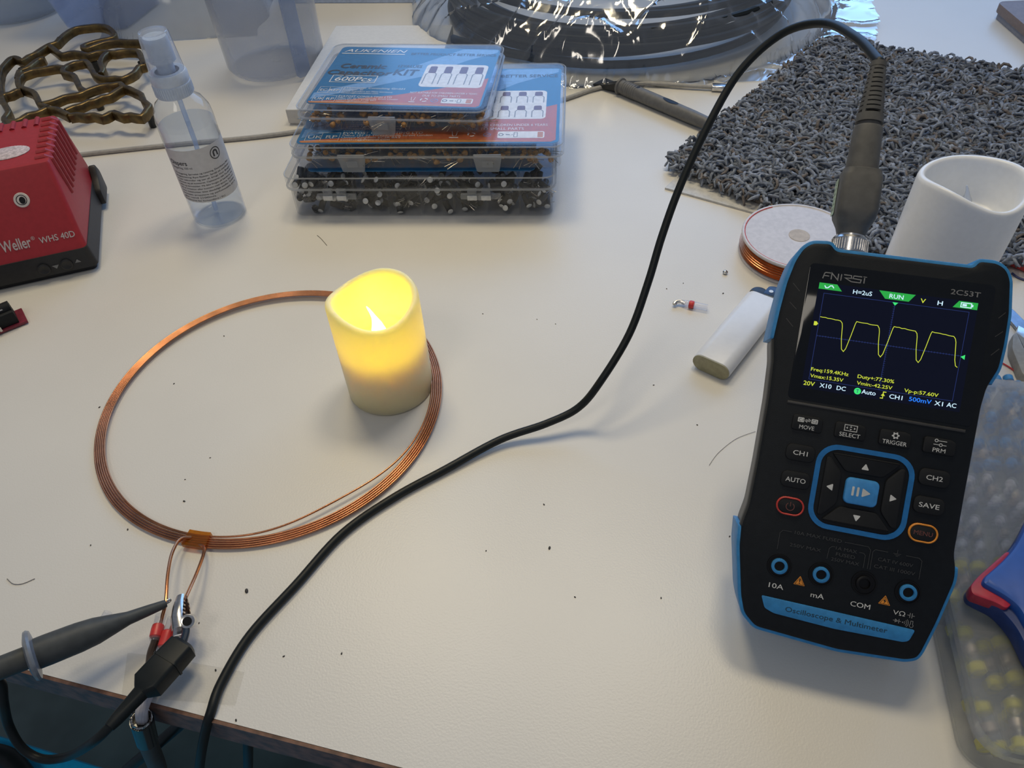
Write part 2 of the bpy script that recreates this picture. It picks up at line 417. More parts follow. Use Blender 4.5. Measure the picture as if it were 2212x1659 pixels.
stx('Auto', -5.1, 108.9, g_wht, 5.4)
st.line([(2.1, 107.4), (3.1, 107.4), (3.1, 110.0), (4.2, 110.0)], 0.35, z2, g_yel); st.poly([(2.3, 108.4), (3.9, 108.4), (3.1, 109.5)], z2, g_yel)
stx('CH1', 5.6, 108.7, g_wht, 4.9); stx('500mV', 13.0, 108.9, g_blu, 8.4); stx('X1', 22.6, 108.8, g_wht, 3.1); stx('AC', 27.1, 108.9, g_wht, 3.5)
st.build('screen_reading', screen, smooth=False)
# ---- printed marks on the face
zp = Zf+0.30
lg = MB(m_grey)
def P2(x, y): return (x, y)
lx, ly = -27.6, 152.7                                                  # the maker's angular logotype, drawn stroke by stroke
def lgs(pts, wd=0.42): lg.line([(lx+a, ly+b) for a, b in pts], wd, zp)
lgs([(0.1, 0), (0.6, 2.3), (1.0, 2.6), (3.0, 2.6)]); lgs([(0.4, 1.25), (2.5, 1.25)])
lgs([(3.4, 0), (3.4, 2.6), (6.0, 0.1), (6.0, 2.7)]); lgs([(7.2, 0), (7.2, 2.7)])
lgs([(8.1, 2.6), (11.0, 2.6), (11.2, 1.5), (8.8, 1.3), (11.4, 0.1)]); lgs([(15.2, 2.6), (12.0, 2.6), (11.8, 1.5), (15.0, 1.3), (14.8, 0.1), (11.4, 0.1)])
lgs([(16.2, 0), (16.2, 2.3)]); lgs([(15.6, 2.7), (17.0, 2.7)], 0.3)
lg.build('maker_mark', meter, smooth=False)
MB(m_grey).text('2C53T', 21.4, 153.0, 2.9, zp, m_grey, 'L', bold=0.01, width=10.9).build('model_lettering', meter, smooth=False)
# ---- buttons
def button(out, h, mt=m_blk2, ch=0.5, name='button'):
    return MB(mt).prism(out, Zf-0.3, Zf+h, ch=ch).build(name, meter, angle=40)
def legend(b, f, mt=m_white):
    q = MB(mt); f(q); return q.build('symbol', b, smooth=False)
hb = 1.0; zt = Zf+hb+0.06
def word_button(x, y, wd, ht, t, tw, cap=1.9, r=2.4):
    b = button(rrect(x-wd/2, x+wd/2, y-ht/2, y+ht/2, r), hb)
    return b, lambda q: q.text(t, x, y-cap/2, cap/0.7, zt, m_white, 'C', bold=0.008, width=tw)
for x, y, t, tw in ((-24.5, 79.6, 'CH1', 5.7), (-24.6, 68.2, 'AUTO', 7.9), (27.2, 78.9, 'CH2', 6.1), (27.0, 67.6, 'SAVE', 7.6)):
    b, f = word_button(x, y, 11.6, 6.9, t, tw); legend(b, f)
def icon_move(q, x, y):
    for dx, t in ((-2.7, 'C1'), (2.7, 'C2')):
        q.prism(rrect(x+dx-1.25, x+dx+1.25, y-0.95, y+0.95, 0.3), zt-0.05, zt); q.text(t, x+dx, y-0.55, 1.6, zt+0.05, m_blk2, 'C', width=1.8)
    q.line([(x-1.0, y+0.25), (x+1.0, y+0.25), (x+0.2, y+0.8)], 0.25, zt); q.line([(x+1.0, y-0.25), (x-1.0, y-0.25), (x-0.2, y-0.8)], 0.25, zt)
def icon_select(q, x, y):
    q.line([(x-2.4, y-1.2), (x+2.4, y-1.2), (x+2.4, y+1.2), (x-2.4, y+1.2)], 0.28, zt, closed=True)
    q.poly([(x-1.9, y), (x-1.2, y+0.5), (x-1.2, y-0.5)], zt); q.poly([(x+1.9, y), (x+1.2, y+0.5), (x+1.2, y-0.5)], zt)
    q.poly([(x-0.5, y+0.3), (x+0.5, y+0.3), (x, y+0.9)], zt); q.poly([(x-0.5, y-0.3), (x+0.5, y-0.3), (x, y-0.9)], zt)
def icon_trigger(q, x, y):
    R = []
    for i in range(24):
        r = 1.5 if i % 4 < 2 else 1.05; R.append((x+r*math.cos(2*PI*i/24), y+r*math.sin(2*PI*i/24)))
    q.poly(R, zt); q.poly(circ(x, y, 0.6, 16), zt+0.04, m_blk2)
def icon_prm(q, x, y):
    for dy, dx in ((0.9, -1.5), (-0.7, 0.3)):
        q.line([(x-2.4 if dx > 0 else x-0.9, y+dy), (x+2.4, y+dy)], 0.25, zt); q.poly(circ(x+dx, y+dy, 0.7, 16), zt+0.02); q.poly(circ(x+dx, y+dy, 0.4, 16), zt+0.05, m_blk2)
for x, y, t, tw, ic in ((-23.8, 92.1, 'MOVE', 5.9, icon_move), (-6.9, 91.9, 'SELECT', 8.0, icon_select), (10.3, 91.9, 'TRIGGER', 9.2, icon_trigger), (27.0, 91.8, 'PRM', 4.7, icon_prm)):
    b = button(rounded([(x-6, y-3.2), (x+6, y-3.2), (x+6, y+2.4), (x+4, y+3.3), (x-5.2, y+3.3), (x-6, y+2.6)], 1.2), hb)
    legend(b, lambda q, x=x, y=y, t=t, tw=tw, ic=ic: (q.text(t, x, y-2.4, 2.35, zt, m_white, 'C', bold=0.006, width=tw), ic(q, x, y+1.3)))
def oval(x, y, a, b): return rrect(x-a, x+a, y-b, y+b, b-0.01, 8)
for x, y, rm, f in ((-24.9, 57.0, m_red, 0), (26.7, 56.2, m_orange, 1)):
    b = button(oval(x, y, 4.9, 3.1), 0.8)
    q = MB(rm); o1 = oval(x, y, 5.6, 3.8); o0 = oval(x, y, 4.9, 3.1)
    q.loft([ring(o0, Zf+0.02), ring(o0, Zf+0.8), ring(offset(o0, 0.35), Zf+1.0), ring(o1, Zf+0.7), ring(o1, Zf+0.02)], rm, False, False)
    q.build('button_ring', b)
    md = mat('menu_dim', (0.16, 0.05, 0.04), 0.5)
    def pw(q, x=x, y=y, f=f):
        z = Zf+0.86
        if f: q.text('MENU', x, y-0.85, 2.5, z, md, 'C', bold=0.006, width=7.0)
        else:
            q.line([(x+1.6*math.cos(t), y-0.1+1.6*math.sin(t)) for t in [math.radians(125+290*i/20) for i in range(21)]], 0.3, z, md); q.line([(x, y), (x, y+1.9)], 0.3, z, md)
    legend(b, pw, md)
# ---- arrow pad
kx, ky = 1.1, 68.1
po = rrect(kx-19.0, kx+19.0, ky-17.6, ky+17.6, 8.5, 8); pi_ = rrect(kx-17.0, kx+17.0, ky-15.6, ky+15.6, 6.8, 8)
MB(m_blue2).loft([ring(pi_, Zf-0.2), ring(pi_, Zf+0.5), ring(po, Zf+0.5), ring(po, Zf-0.2)], None, False, False).build('pad_ring', meter)
def tri(x, y, a, r=1.75): return rounded([(x+r*math.cos(a+k*2*PI/3), y+r*math.sin(a+k*2*PI/3)) for k in range(3)], 0.5, 3)
T4 = {'u': [(-13.6, 14.2), (13.6, 14.2), (7.2, 7.2), (-7.2, 7.2)], 'd': [(-13.6, -14.2), (13.6, -14.2), (7.2, -7.2), (-7.2, -7.2)],
      'l': [(-15.3, 12.2), (-13.4, 12.2), (-8.4, 6.4), (-8.4, -6.4), (-13.4, -12.2), (-15.3, -12.2)], 'r': [(15.3, 12.2), (13.4, 12.2), (8.4, 6.4), (8.4, -6.4), (13.4, -12.2), (15.3, -12.2)]}
for k, (ax, ay, an) in {'u': (0, 10.1, PI/2), 'd': (-0.1, -10.5, -PI/2), 'l': (-11.9, -0.1, PI), 'r': (11.9, -0.2, 0)}.items():
    b = button(rounded([(kx+a, ky+b_) for a, b_ in T4[k]], 1.6), hb+0.2, ch=0.6)
    MB(m_white).prism(tri(kx+ax, ky+ay, an), Zf+hb+0.1, Zf+hb+0.28).build('symbol', b, smooth=False)
b = button(rrect(kx-6.5, kx+6.5, ky-5.4, ky+5.4, 2.2), 2.2, m_blue3, ch=0.9)
q = MB(m_white); zz = Zf+2.26
for dx in (-3.4, -1.5): q.poly(rrect(kx+dx-0.45, kx+dx+0.45, ky-1.9, ky+1.9, 0.3), zz)
q.poly(rounded([(kx+0.1, ky-1.9), (kx+0.1, ky+1.9), (kx+3.5, ky)], 0.6), zz); q.build('symbol', b, smooth=False)
# ---- jacks, warning marks, bottom strip
for jx, rm in ((-25.0, m_blue), (-8.4, m_blue), (8.4, m_dark), (25.1, m_blue)):
    jy = 31.5
    j = MB(m_dark)
    j.lathe([(5.0, 0.05), (4.9, 0.35), (4.3, 0.35), (4.2, 0.1), (3.2, 0.1)], 36, M=Matrix.Translation((jx, jy, Zf)))
    j.poly(circ(jx, jy, 4.9, 36), Zf+0.06, m_dark)
    jo = j.build('jack', meter)
    MB(rm).lathe([(3.3, 0.1), (3.25, 1.1), (2.9, 1.3), (2.15, 1.3), (2.0, 0.9), (2.0, 0.1)], 36, M=Matrix.Translation((jx, jy, Zf))).build('jack_ring', jo)
for tx, ty, k in ((-16.1, 27.0, 0), (17.2, 26.3, 1)):
    q = MB(m_orange); q.prism(rounded([(tx-2.3, ty-1.7), (tx+2.3, ty-1.7), (tx, ty+2.2)], 0.4), Zf-0.1, Zf+0.12)
    zz = Zf+0.18
    if k == 0: q.poly([(tx-0.18, ty-0.3), (tx+0.18, ty-0.3), (tx+0.24, ty+0.9), (tx-0.24, ty+0.9)], zz, m_blk2); q.poly(circ(tx, ty-0.85, 0.24, 10), zz, m_blk2)
    else: q.poly([(tx+0.3, ty+1.0), (tx-0.6, ty-0.2), (tx-0.05, ty-0.2), (tx-0.3, ty-1.3), (tx+0.6, ty+0.1), (tx+0.05, ty+0.1)], zz, m_blk2)
    q.line([(tx-1.75, ty-1.4), (tx+1.75, ty-1.4), (tx, ty+1.55)], 0.14, zz, m_blk2, closed=True)
    q.build('warning_mark', meter, smooth=False)
strip = MB(m_blue).prism(rounded([(-30.1, 18.0), (30.2, 17.1), (28.6, 12.3), (26.5, 11.3), (0, 10.6), (-24, 11.6), (-28.0, 13.0)], 1.0), Zf-0.3, Zf+0.4, ch=0.15).build('name_strip', meter)
MB(mat('strip_ink', (0.012, 0.05, 0.09), 0.5)).text('Oscilloscope & Multimeter', 0.1, 13.5, 2.9, Zf+0.46, None, 'C', bold=0.008, width=39.8).build('lettering', strip, smooth=False)
lb = MB(m_grey)
lb.text('10A', -24.9, 22.0, 2.9, zp, m_white, 'C', bold=0.006, width=5.9); lb.text('mA', -8.4, 21.6, 2.9, zp, m_white, 'C', bold=0.006, width=5.2)
lb.text('COM', 8.4, 21.4, 2.9, zp, m_white, 'C', bold=0.006, width=7.6); lb.text('V\u03a9', 23.2, 21.6, 2.6, zp, m_white, 'C', width=4.6)
lb.line([(26.3, 22.5), (27.3, 22.5)], 0.25, zp); lb.line([(27.3, 21.5), (27.3, 23.5)], 0.28, zp); lb.line([(28.1, 21.5), (28.1, 23.5)], 0.28, zp); lb.line([(28.1, 22.5), (29.1, 22.5)], 0.25, zp)
lb.line([(21.4, 19.3), (24.4, 19.3)], 0.25, zp); lb.poly([(22.1, 18.5), (22.1, 20.1), (23.5, 19.3)], zp); lb.line([(23.6, 18.4), (23.6, 20.2)], 0.28, zp)
lb.poly(circ(25.1, 19.2, 0.3, 10), zp)
for r in (0.8, 1.5, 2.1): lb.line([(25.1+r*math.cos(t), 19.2+r*math.sin(t)) for t in [-0.8+1.6*i/8 for i in range(9)]], 0.22, zp)
lb.line([(28.4+0.7*math.cos(t), 18.5+0.7*math.sin(t)) for t in [2.2+5.0*i/12 for i in range(13)]] + [(28.8, 20.4), (28.0, 20.4), (28.0, 19.0)], 0.22, zp)
for t, x, y, wd in (('10A MAX FUSED', -12.0, 46.2, 18.5), ('250V MAX', -16.2, 40.8, 12.4), ('1A MAX', -0.4, 43.1, 8.2), ('FUSED', -0.4, 40.7, 7.4), ('250V MAX', -0.2, 38.3, 10.9), ('CAT IV 600V', 18.6, 42.0, 13.3), ('CAT III 1000V', 18.7, 38.9, 15.6)):
    lb.text(t, x, y-0.2, 2.0, zp, m_dim, 'C', width=wd)
lb.line([(-27.0, 38.4), (-27.0, 45.3), (-26.0, 46.6), (-22.4, 46.6)], 0.2, zp, m_dim); lb.line([(-1.5, 46.6), (7.6, 46.6), (8.6, 45.4), (8.6, 37.6)], 0.2, zp, m_dim)
lb.line([(-7.3, 38.5), (-7.0, 42.9), (-6.0, 43.9), (-4.8, 43.9)], 0.2, zp, m_dim); lb.line([(4.6, 43.6), (6.3, 43.6), (7.0, 42.8), (7.0, 37.6)], 0.2, zp, m_dim)
lb.line([(9.6, 37.6), (9.6, 45.0), (10.4, 46.0), (15.2, 46.0)], 0.2, zp, m_dim); lb.line([(22.0, 46.0), (27.0, 46.0), (28.2, 45.0), (28.2, 37.6)], 0.2, zp, m_dim)
lb.line([(18.7, 47.6), (18.7, 46.0)], 0.2, zp, m_dim)
for i, q_ in enumerate((1.5, 1.0, 0.5)): lb.line([(18.7-q_, 46.0-0.5*i), (18.7+q_, 46.0-0.5*i)], 0.2, zp, m_dim)
lb.build('face_lettering', meter, smooth=False)
# ---- scroll bump at the right side, socket collars on top, the folding stand behind
MB(m_dark).prism(rrect(-3, 3, -2.2, 2.2, 2), -1, 1.2, ch=0.5, M=Matrix.Translation((45.6, 137, 20)) @ Matrix.Rotation(PI/2, 4, 'Y')).build('side_switch', meter)
inv = mM.inverted()
pv = mO+100*mV-MT*mN
foot = Vector((pv.x+8, pv.y+42, 0)); foot2 = inv @ foot
q = MB(m_grip)
for sx in (-1,):
    d = (inv @ Vector((pv.x, pv.y, pv.z))); f2 = foot2
    a0 = Vector((-16, d.y, d.z)); a1 = Vector((18, d.y, d.z)); b0 = Vector((-16, f2.y, f2.z)); b1 = Vector((18, f2.y, f2.z))
    th = Vector((0, (b0-a0).z, -(b0-a0).y)).normalized()*2.0
    q.loft([[a0, a1, a1+th, a0+th], [b0, b1, b1+th, b0+th]])
q.build('stand', meter, smooth=False)

# ------------------------------------------------------------------ probe lead plugged into the top of the meter
def mloc(u, v, z): return mM @ Vector((u, v, z))
ub, wb_ = -17.0, 17.0
base = mloc(ub, 164.6, wb_); tip = Vector((165, 317, 183)); ax = (tip-base)
L_ = ax.length
pM = axis_M(base, ax, mU)
lead = thing('probe_lead', 'black probe cable arching from the grey connector plugged into the multimeter', 'cable', M=pM)
MB(m_metal).lathe([(5.5, 0), (5.5, 2), (7.2, 2.2), (7.3, 3), (7.3, 8.0), (6.6, 9.0), (5.6, 9.2), (5.6, 12)], 40).build('metal_collar', lead, angle=30)
kn = MB(m_metal)
for i in range(40):
    a = 2*PI*i/40; kn.box(-0.22, 0.22, 7.1, 7.55, 3.0, 7.6, M=Matrix.Rotation(a, 4, 'Z'))
kn.build('knurling', lead, smooth=False)
body = MB(m_probe)
sq = lambda r, k: rrect(-r, r, -r, r, k, 6)
body.loft([ring(sq(5.6, 5.0), 10), ring(sq(6.4, 5.2), 13), ring(sq(8.0, 4.6), 17), ring(sq(8.3, 3.2), 20), ring(sq(8.2, 3.2), 34), ring(sq(7.9, 3.6), 35.2), ring(sq(7.6, 4.0), 37.4), ring(sq(6.6, 5.6), 38), ring(sq(6.2, 5.6), 46),
           ring(sq(5.9, 5.6), 56), ring(sq(5.6, 5.4), 57), ring(sq(4.6, 4.4), 57.3), ring(sq(4.6, 4.4), 58.6)])
bo = body.build('connector_body', lead, angle=40)
st_ = MB(m_probe); z0, zE = 58.6, L_
st_.loft([ring(sq(5.6, 5.3), z0), ring(sq(5.5, 5.3), z0+3.6)])
nrib = 10; rr_ = lambda t: 5.3-2.0*t
for i in range(nrib):
    t = (i+1)/nrib; z = z0+3.6+(zE-z0-6.4)*t; r = rr_(t)
    st_.lathe([(r-1.3, z-0.9), (r, z-0.7), (r, z+0.7), (r-1.3, z+0.9)], 20)
for a in range(4):
    M = Matrix.Rotation(PI/4+a*PI/2, 4, 'Z')
    st_.loft([[(-0.8, 5.2, z0+3), (0.8, 5.2, z0+3), (0.8, 4.0, z0+3), (-0.8, 4.0, z0+3)], [(-0.6, 3.2, zE-2), (0.6, 3.2, zE-2), (0.6, 2.2, zE-2), (-0.6, 2.2, zE-2)]], M=M)
st_.lathe([(2.3, zE-3.0), (3.3, zE-2.6), (3.3, zE), (2.3, zE)], 20)
st_.build('strain_relief', lead, angle=40)
sk = MB(mat('sticker_green', (0.48, 0.60, 0.44), 0.55))
sM = Matrix.Translation((-8.45, 0, 0)) @ Matrix.Rotation(-PI/2, 4, 'Y')
sk.prism(rrect(18.5, 34.0, -0.2, 5.6, 0.8), 0, 0.12, M=sM)
for i, (t, s_) in enumerate((('P6100', 2.2), ('100MHz', 1.3), ('X1 X10', 1.3), ('600V', 1.3), ('CAT II', 1.3), ('CE', 2.6))):
    xx = (20.2, 22.8, 25.0, 27.2, 29.4, 31.6)[i]
    sk.text(t, 0, 0, s_, 0.2, m_blk2, 'C', width=min(4.6, len(t)*1.0), M=sM @ Matrix.Translation((xx, 2.7, 0)) @ Matrix.Rotation(-PI/2, 4, 'Z'))
sk.build('sticker', bo, smooth=False)
CR = 2.15
path = [tip-ax.normalized()*4, tip, atd(1893, 126, 327)]
path += [atd(*c) for c in ((1850, 82, 345), (1780, 50, 372), (1690, 72, 390), (1600, 152, 401), (1530, 270, 405), (1470, 400, 408), (1430, 510, 410), (1400, 610, 411), (1360, 720, 412), (1300, 820, 413))]
path += [at(1250, 880, 15), at(1180, 915, 9), at(1080, 950, 4.5), at(960, 1015, 2.4)] + [at(px, py, CR) for px, py in ((850, 1075), (740, 1152), (640, 1262), (540, 1372), (478, 1475))]
path += [at(455, 1540, 1.5), at(445, 1575, -6), at(436, 1620, -20), at(430, 1668, -42), at(428, 1720, -80)]
il = lead.matrix_world.copy(); il.translation = il.translation/S; il = il.inverted()
pts = spline(path, 8)
MB(m_cable).tube([il @ p for p in pts], CR, 14).build('cable', lead)

# ------------------------------------------------------------------ component boxes in a stack
m_pp = clear('clear_plastic', (0.96, 0.965, 0.975), 0.03, (0.62, 0.66, 0.72), 0.16, 0.9, 0.5)
m_pl = clear('clear_lid', (0.97, 0.973, 0.98), 0.016, (0.62, 0.66, 0.72), 0.14, 0.45, 0.5)
m_ppf = clear('milky_plastic', (0.90, 0.91, 0.92), 0.30, (0.66, 0.68, 0.70), 0.3, 0.8, 0.5)
m_bead = mat('capacitor_tan', (0.42, 0.20, 0.045), 0.45, var=0.2)
m_lead = mat('tinned_lead', (0.55, 0.50, 0.42), 0.3, 1.0)
m_can = mat('capacitor_black', (0.012, 0.013, 0.015), 0.4)
m_cant = mat('can_top', (0.62, 0.62, 0.60), 0.4, 0.3)
c_dk = mat('card_blue', (0.006, 0.15, 0.36), 0.45); c_lt = mat('card_light_blue', (0.17, 0.36, 0.66), 0.45)
c_or = mat('card_orange', (0.50, 0.115, 0.030), 0.45); c_am = mat('card_amber', (0.56, 0.21, 0.035), 0.45)
c_wh = mat('card_white', (0.80, 0.80, 0.80), 0.45); c_bk = mat('card_ink', (0.028, 0.030, 0.036), 0.5); c_br = mat('card_maroon', (0.14, 0.035, 0.020), 0.45)

def card_mesh(Wd, Hd, cols, rows, sp):
    """printed card, s to the right, t downward, both 0..1"""
    q = MB(c_dk); q.prism(rrect(0, Wd, 0, Hd, 4.5), 0, 0.35)
    X = lambda s, t: (s*Wd, (1-t)*Hd)
    def pg(pts, z, mt): q.poly([X(*p) for p in pts], z, mt)
    e = 0.012
    pg([(.77, e), (1-e, e), (1-e, .06), (.82, .22), (.62, .5), (.3, .73), (e, .93), (e, .83), (.28, .62), (.5, .36)], .40, c_lt)
    pg([(1-e, .52), (.75, .70), (.5, .83), (.25, .92), (e, .965), (e, .975), (.02, 1-e), (.97, 1-e), (1-e, .965)], .45, c_or)
    pg([(e, .972), (.35, .95), (.6, .955), (.95, 1-e), (.02, 1-e)], .50, c_am)
    z = .56
    def tx(t, s0, s1, tc, cap, mt, bold=0.0, shear=0.0):
        q.text(t, *[(X(s0, tc)[0])], X(0, tc)[1]-cap*Hd/2, cap*Hd/0.70, z, mt, 'L', shear, bold, width=(s1-s0)*Wd)
    tx('AUKENIEN', .03, .425, .075, .052, c_wh, 0.004, 0.25); pg([(.0+.02, .125), (.42, .125), (.42, .137), (.02, .137)], z, c_wh)
    tx('BETTER PRODUCT BETTER SERVICE', .46, .985, .115, .040, c_bk, 0.02)
    tx('Ceramic', .07, .35, .36, .075, c_bk, 0.035, 0.1); tx('Capacitor', .015, .405, .475, .078, c_bk, 0.035, 0.1)
    tx('KIT', .415, .56, .455, .10, c_bk, 0.03, 0.1); tx('12VALUES', .42, .565, .345, .045, c_bk, 0.02)
    q.line([X(*p) for p in ((.06, .50+.03), (.33, .53), (.33, .645), (.06, .645))], 0.7, z, c_wh, closed=True)
    if rows == 1: tx('600Pcs', .085, .305, .588, .072, c_wh, 0.012, 0.15)
    for t0, a in ((.73, 'EC REP'), (.87, 'UK RP')):
        q.line([X(.03, t0), X(.16, t0), X(.16, t0+.095), X(.03, t0+.095)], 0.3, z, c_wh, closed=True); q.line([X(.09, t0), X(.09, t0+.095)], 0.3, z, c_wh)
        tx(a, .038, .152, t0+.05, .035, c_wh)
    tx('eVatmaster Consulting GmbH', .17, .53, .735, .026, c_wh); tx('Bettinastr. 30', .17, .29, .765, .02, c_wh); tx('60325 Frankfurt am Main Germany', .17, .47, .793, .02, c_wh); tx('contact@evatmaster.com', .17, .39, .82, .02, c_wh)
    tx('EVATOST CONSULTING LTD', .17, .48, .875, .026, c_wh); tx('Office 101 32 Threadneedle Street London', .17, .52, .905, .02, c_wh); tx('United Kingdom EC2R 8AY', .17, .40, .93, .02, c_wh); tx('contact@evatost.com', .17, .36, .955, .02, c_wh)
    s0, s1, t0, t1 = sp
    q.poly([(p[0], p[1]) for p in rrect(s0*Wd, s1*Wd, (1-t1)*Hd, (1-t0)*Hd, 4)], .52, c_wh)
    for r in range(rows):
        for c in range(cols):
            cw = (s1-s0)/cols; rh = (t1-t0)/rows
            sx = s0+cw*(c+.5); ta = t0+rh*r+rh*.10; tb = t0+rh*(r+1)-rh*.12; hw = cw*.33
            x0, y0 = X(sx-hw, ta+rh*.30); x1, _ = X(sx+hw, ta); yt = X(0, ta)[1]; yb = X(0, tb)[1]
            q.poly(rounded([(x0+.12*(x1-x0), y0), (x1-.12*(x1-x0), y0), (x1-.15*(x1-x0), yt), (x0+.15*(x1-x0), yt)], 1.6), .60, c_br)
            q.line([(x0+.16*(x1-x0), y0), (x0, y0-2), (x0, yb)], .75, .58, m_grey); q.line([(x1-.16*(x1-x0), y0), (x1, y0-2), (x1, yb)], .75, .58, m_grey)
    tx('NOT SUITABLE FOR CHILDREN UNDER 6 YEARS', .57, .955, .785, .028, c_lt if False else c_wh); tx('DUE TO SMALL PARTS', .65, .865, .832, .030, c_wh)
    pg([(.585, .93), (.62, .93), (.62, .94), (.585, .94)], z, c_wh); q.line([X(.592, .86), X(.597, .915), X(.61, .915), X(.614, .86)], .4, z, c_wh)
    for k in range(3):
        a = 2*PI*k/3; cx, cy = X(.668, .90); q.line([(cx+2.6*math.cos(a+d), cy+2.6*math.sin(a+d)) for d in (.2, .8, 1.5)], 1.0, z, c_wh)
    cx, cy = X(.728, .905); q.line([(cx+2.6*math.cos(2*PI*i/18), cy+2.6*math.sin(2*PI*i/18)) for i in range(18)], .4, z, c_lt, closed=True); q.line([(cx-1.8, cy-1.8), (cx+1.8, cy+1.8)], .4, z, c_lt)
    x0, y0 = X(.768, .945); x1, y1 = X(.945, .865)
    q.poly(rrect(x0, x1, y0, y1, 1.6), z, c_wh); q.poly(rrect(x1-5, x1-1, y0+1, y1-1, .5), z+.05, c_am)
    q.line([(x0+2.5+1.6*math.cos(2*PI*i/12), (y0+y1)/2+1.6*math.sin(2*PI*i/12)) for i in range(12)], .6, z+.05, c_bk, closed=True)
    q.line([(x0+6, (y0+y1)/2), (x0+9, (y0+y1)/2)], .9, z+.05, c_bk); q.line([(x0+10.4, (y0+y1)/2), (x0+11, (y0+y1)/2)], .7, z+.05, c_bk); q.line(rrect(x0+12, x0+14.5, y0+1.6, y1-1.6, .5), .4, z+.05, c_bk, closed=True)
    return q

def comp_box(name_label, org, yaw, Wd, Dp, Hd, lip, ndiv, latches, lid_over=2.0, lt_style=0):
    b = thing('component_box', name_label, 'box', org, yaw, 'component boxes in the stack')
    out = rrect(0, Wd, 0, Dp, 7)
    MB(m_pp).shell(out, 0, lip+0.3, 1.3, 1.3, r=1.6).build('tray', b)
    for i in range(1, ndiv):
        x = Wd*i/ndiv; MB(m_pp).box(x-.45, x+.45, 1.6, Dp-1.6, 1.5, Hd-3.2).build('divider', b, smooth=False)
    for k in range(1, 4):
        y = Dp*k/4
        MB(m_pp).box(1.6, Wd-1.6, y-.4, y+.4, 1.5, Hd-6).build('divider', b, smooth=False)
    lo_ = offset(rrect(0, Wd, 0, Dp, 7), lid_over)
    ld = MB(m_pl)
    ld.shell(lo_, lip, Hd, 1.2, -1.1, r=2.2)
    ld.loft([ring(offset(lo_, .5), lip-.6), ring(offset(lo_, .5), lip+.4), ring(offset(lo_, -1.0), lip+.4), ring(offset(lo_, -1.0), lip-.6), ring(offset(lo_, .5), lip-.6)], m_ppf, False, False)  # lip made milky to paint its bright edge line
    ld.tube([(p[0], p[1], Hd-.9) for p in offset(lo_, -.35)], .55, 6, m_ppf, closed=True)  # added milky bead paints the bright outline of the edge-on lid
    lid = ld.build('lid', b)
    for lx in latches:
        q = MB(m_ppf)
        if lt_style == 0:
            q.prism(rounded([(lx-10.5, lip+1.5), (lx+10.5, lip+1.5), (lx+8.2, lip-11), (lx-8.2, lip-11)], 1.5), lid_over+.5, lid_over+1.9, ch=.4, M=Matrix.Rotation(PI/2, 4, 'X'))
            q.box(lx-10, lx+10, -lid_over-2.4, -lid_over-.5, lip+1.2, lip+3.0, ch=.4)
            q.prism(rrect(lx-4, lx+4, lip-6.6, lip-1.8, .6), lid_over+1.9, lid_over+2.6, M=Matrix.Rotation(PI/2, 4, 'X'))
        else:
            for dx in (-6.2, 4.2): q.box(lx+dx-3.4, lx+dx+3.4, -lid_over-1.0, -.2, lip-7.8, lip+.5, ch=.3)
            q.box(lx-15, lx+15, -2.6, -.1, lip-8.2, lip-3.6, ch=.8)
            for dx in (-6.2, 4.2): q.box(lx+dx-3.6, lx+dx+3.6, -lid_over-2.2, -lid_over-.9, lip-8, lip-4.2, m_white, ch=.4)
        q.build('latch', b)
    return b, lid

def bead_mesh():
    q = MB(m_bead)
    q.lathe([(0.05, -2.9), (1.0, -2.7), (1.6, -1.6), (2.05, -.3), (2.1, .5), (1.7, 1.5), (.9, 2.0), (.05, 2.1)], 12)
    for sx in (-1, 1): q.tube([(sx*.6, 0, -2.4), (sx*1.3, 0, -4.5), (sx*1.5, .3, -8), (sx*2.2, .4, -13)], .22, 5, m_lead)
    return q
def can_mesh():
    q = MB(m_can)
    q.lathe([(.05, -5.2), (2.2, -5.2), (2.5, -4.9), (2.5, -3.9), (2.3, -3.6), (2.5, -3.3), (2.5, 5.0), (2.2, 5.5)], 16)
    q.lathe([(2.25, 5.45), (1.9, 5.62), (.02, 5.62)], 16, m_cant)
    for sx in (-1, 1): q.tube([(sx*1, 0, -5), (sx*1.1, 0, -8), (sx*1.8, .5, -11)], .2, 5, m_lead)
    return q
def scatter(proto_fn, name, n, M0, boxes, zr, label, cat, group, mind, dirs):
    proto = None; put = []
    tries = 0
    while len(put) < n and tries < 6000:
        tries += 1
        x0, x1, y0, y1 = rnd.choice(boxes); p = Vector((rnd.uniform(x0, x1), rnd.uniform(y0, y1), rnd.uniform(*zr)))
        if any((p-o).length < mind for o in put): continue
        put.append(p)
        if proto is None: proto = proto_fn().build(name); o = proto
        else: o = proto.copy(); COL.objects.link(o)
        ang = dirs()
        mm = M0 @ Matrix.Translation(p) @ ang; mm.translation = mm.translation*S; o.matrix_world = mm
        tag(o, label, cat, group)
    return put

# bottom box
y3 = math.atan2(-19.6, 198.2)
Z3 = 35.4
b3o = Vector((-160.5, 505.3, 0.15)); b3, lid3 = comp_box('clear component box of black capacitors at the bottom of the stack', b3o, y3, 199.5, 136, 35, 24.6, 8, (37, 146), lt_style=1)
MB(c_dk).prism(rrect(15, 186, 9, 128, 4), 33.3, 33.75).build('label_card', b3, smooth=False)
M3 = flatM(b3o, y3)
cellw = 199.5/8
fr3 = [(i*cellw+3.9, (i+1)*cellw-3.9, 4.2, 29) for i in range(8)]
def canrot():
    e = rnd.random()
    if e < .3: return Matrix.Rotation(rnd.uniform(-.6, .6), 4, 'Z') @ Matrix.Rotation(PI/2+rnd.uniform(-.45, .45), 4, 'X')
    return Matrix.Rotation(rnd.uniform(0, 6.3), 4, 'Z') @ Matrix.Rotation(rnd.uniform(.6, 2.4), 4, 'X')
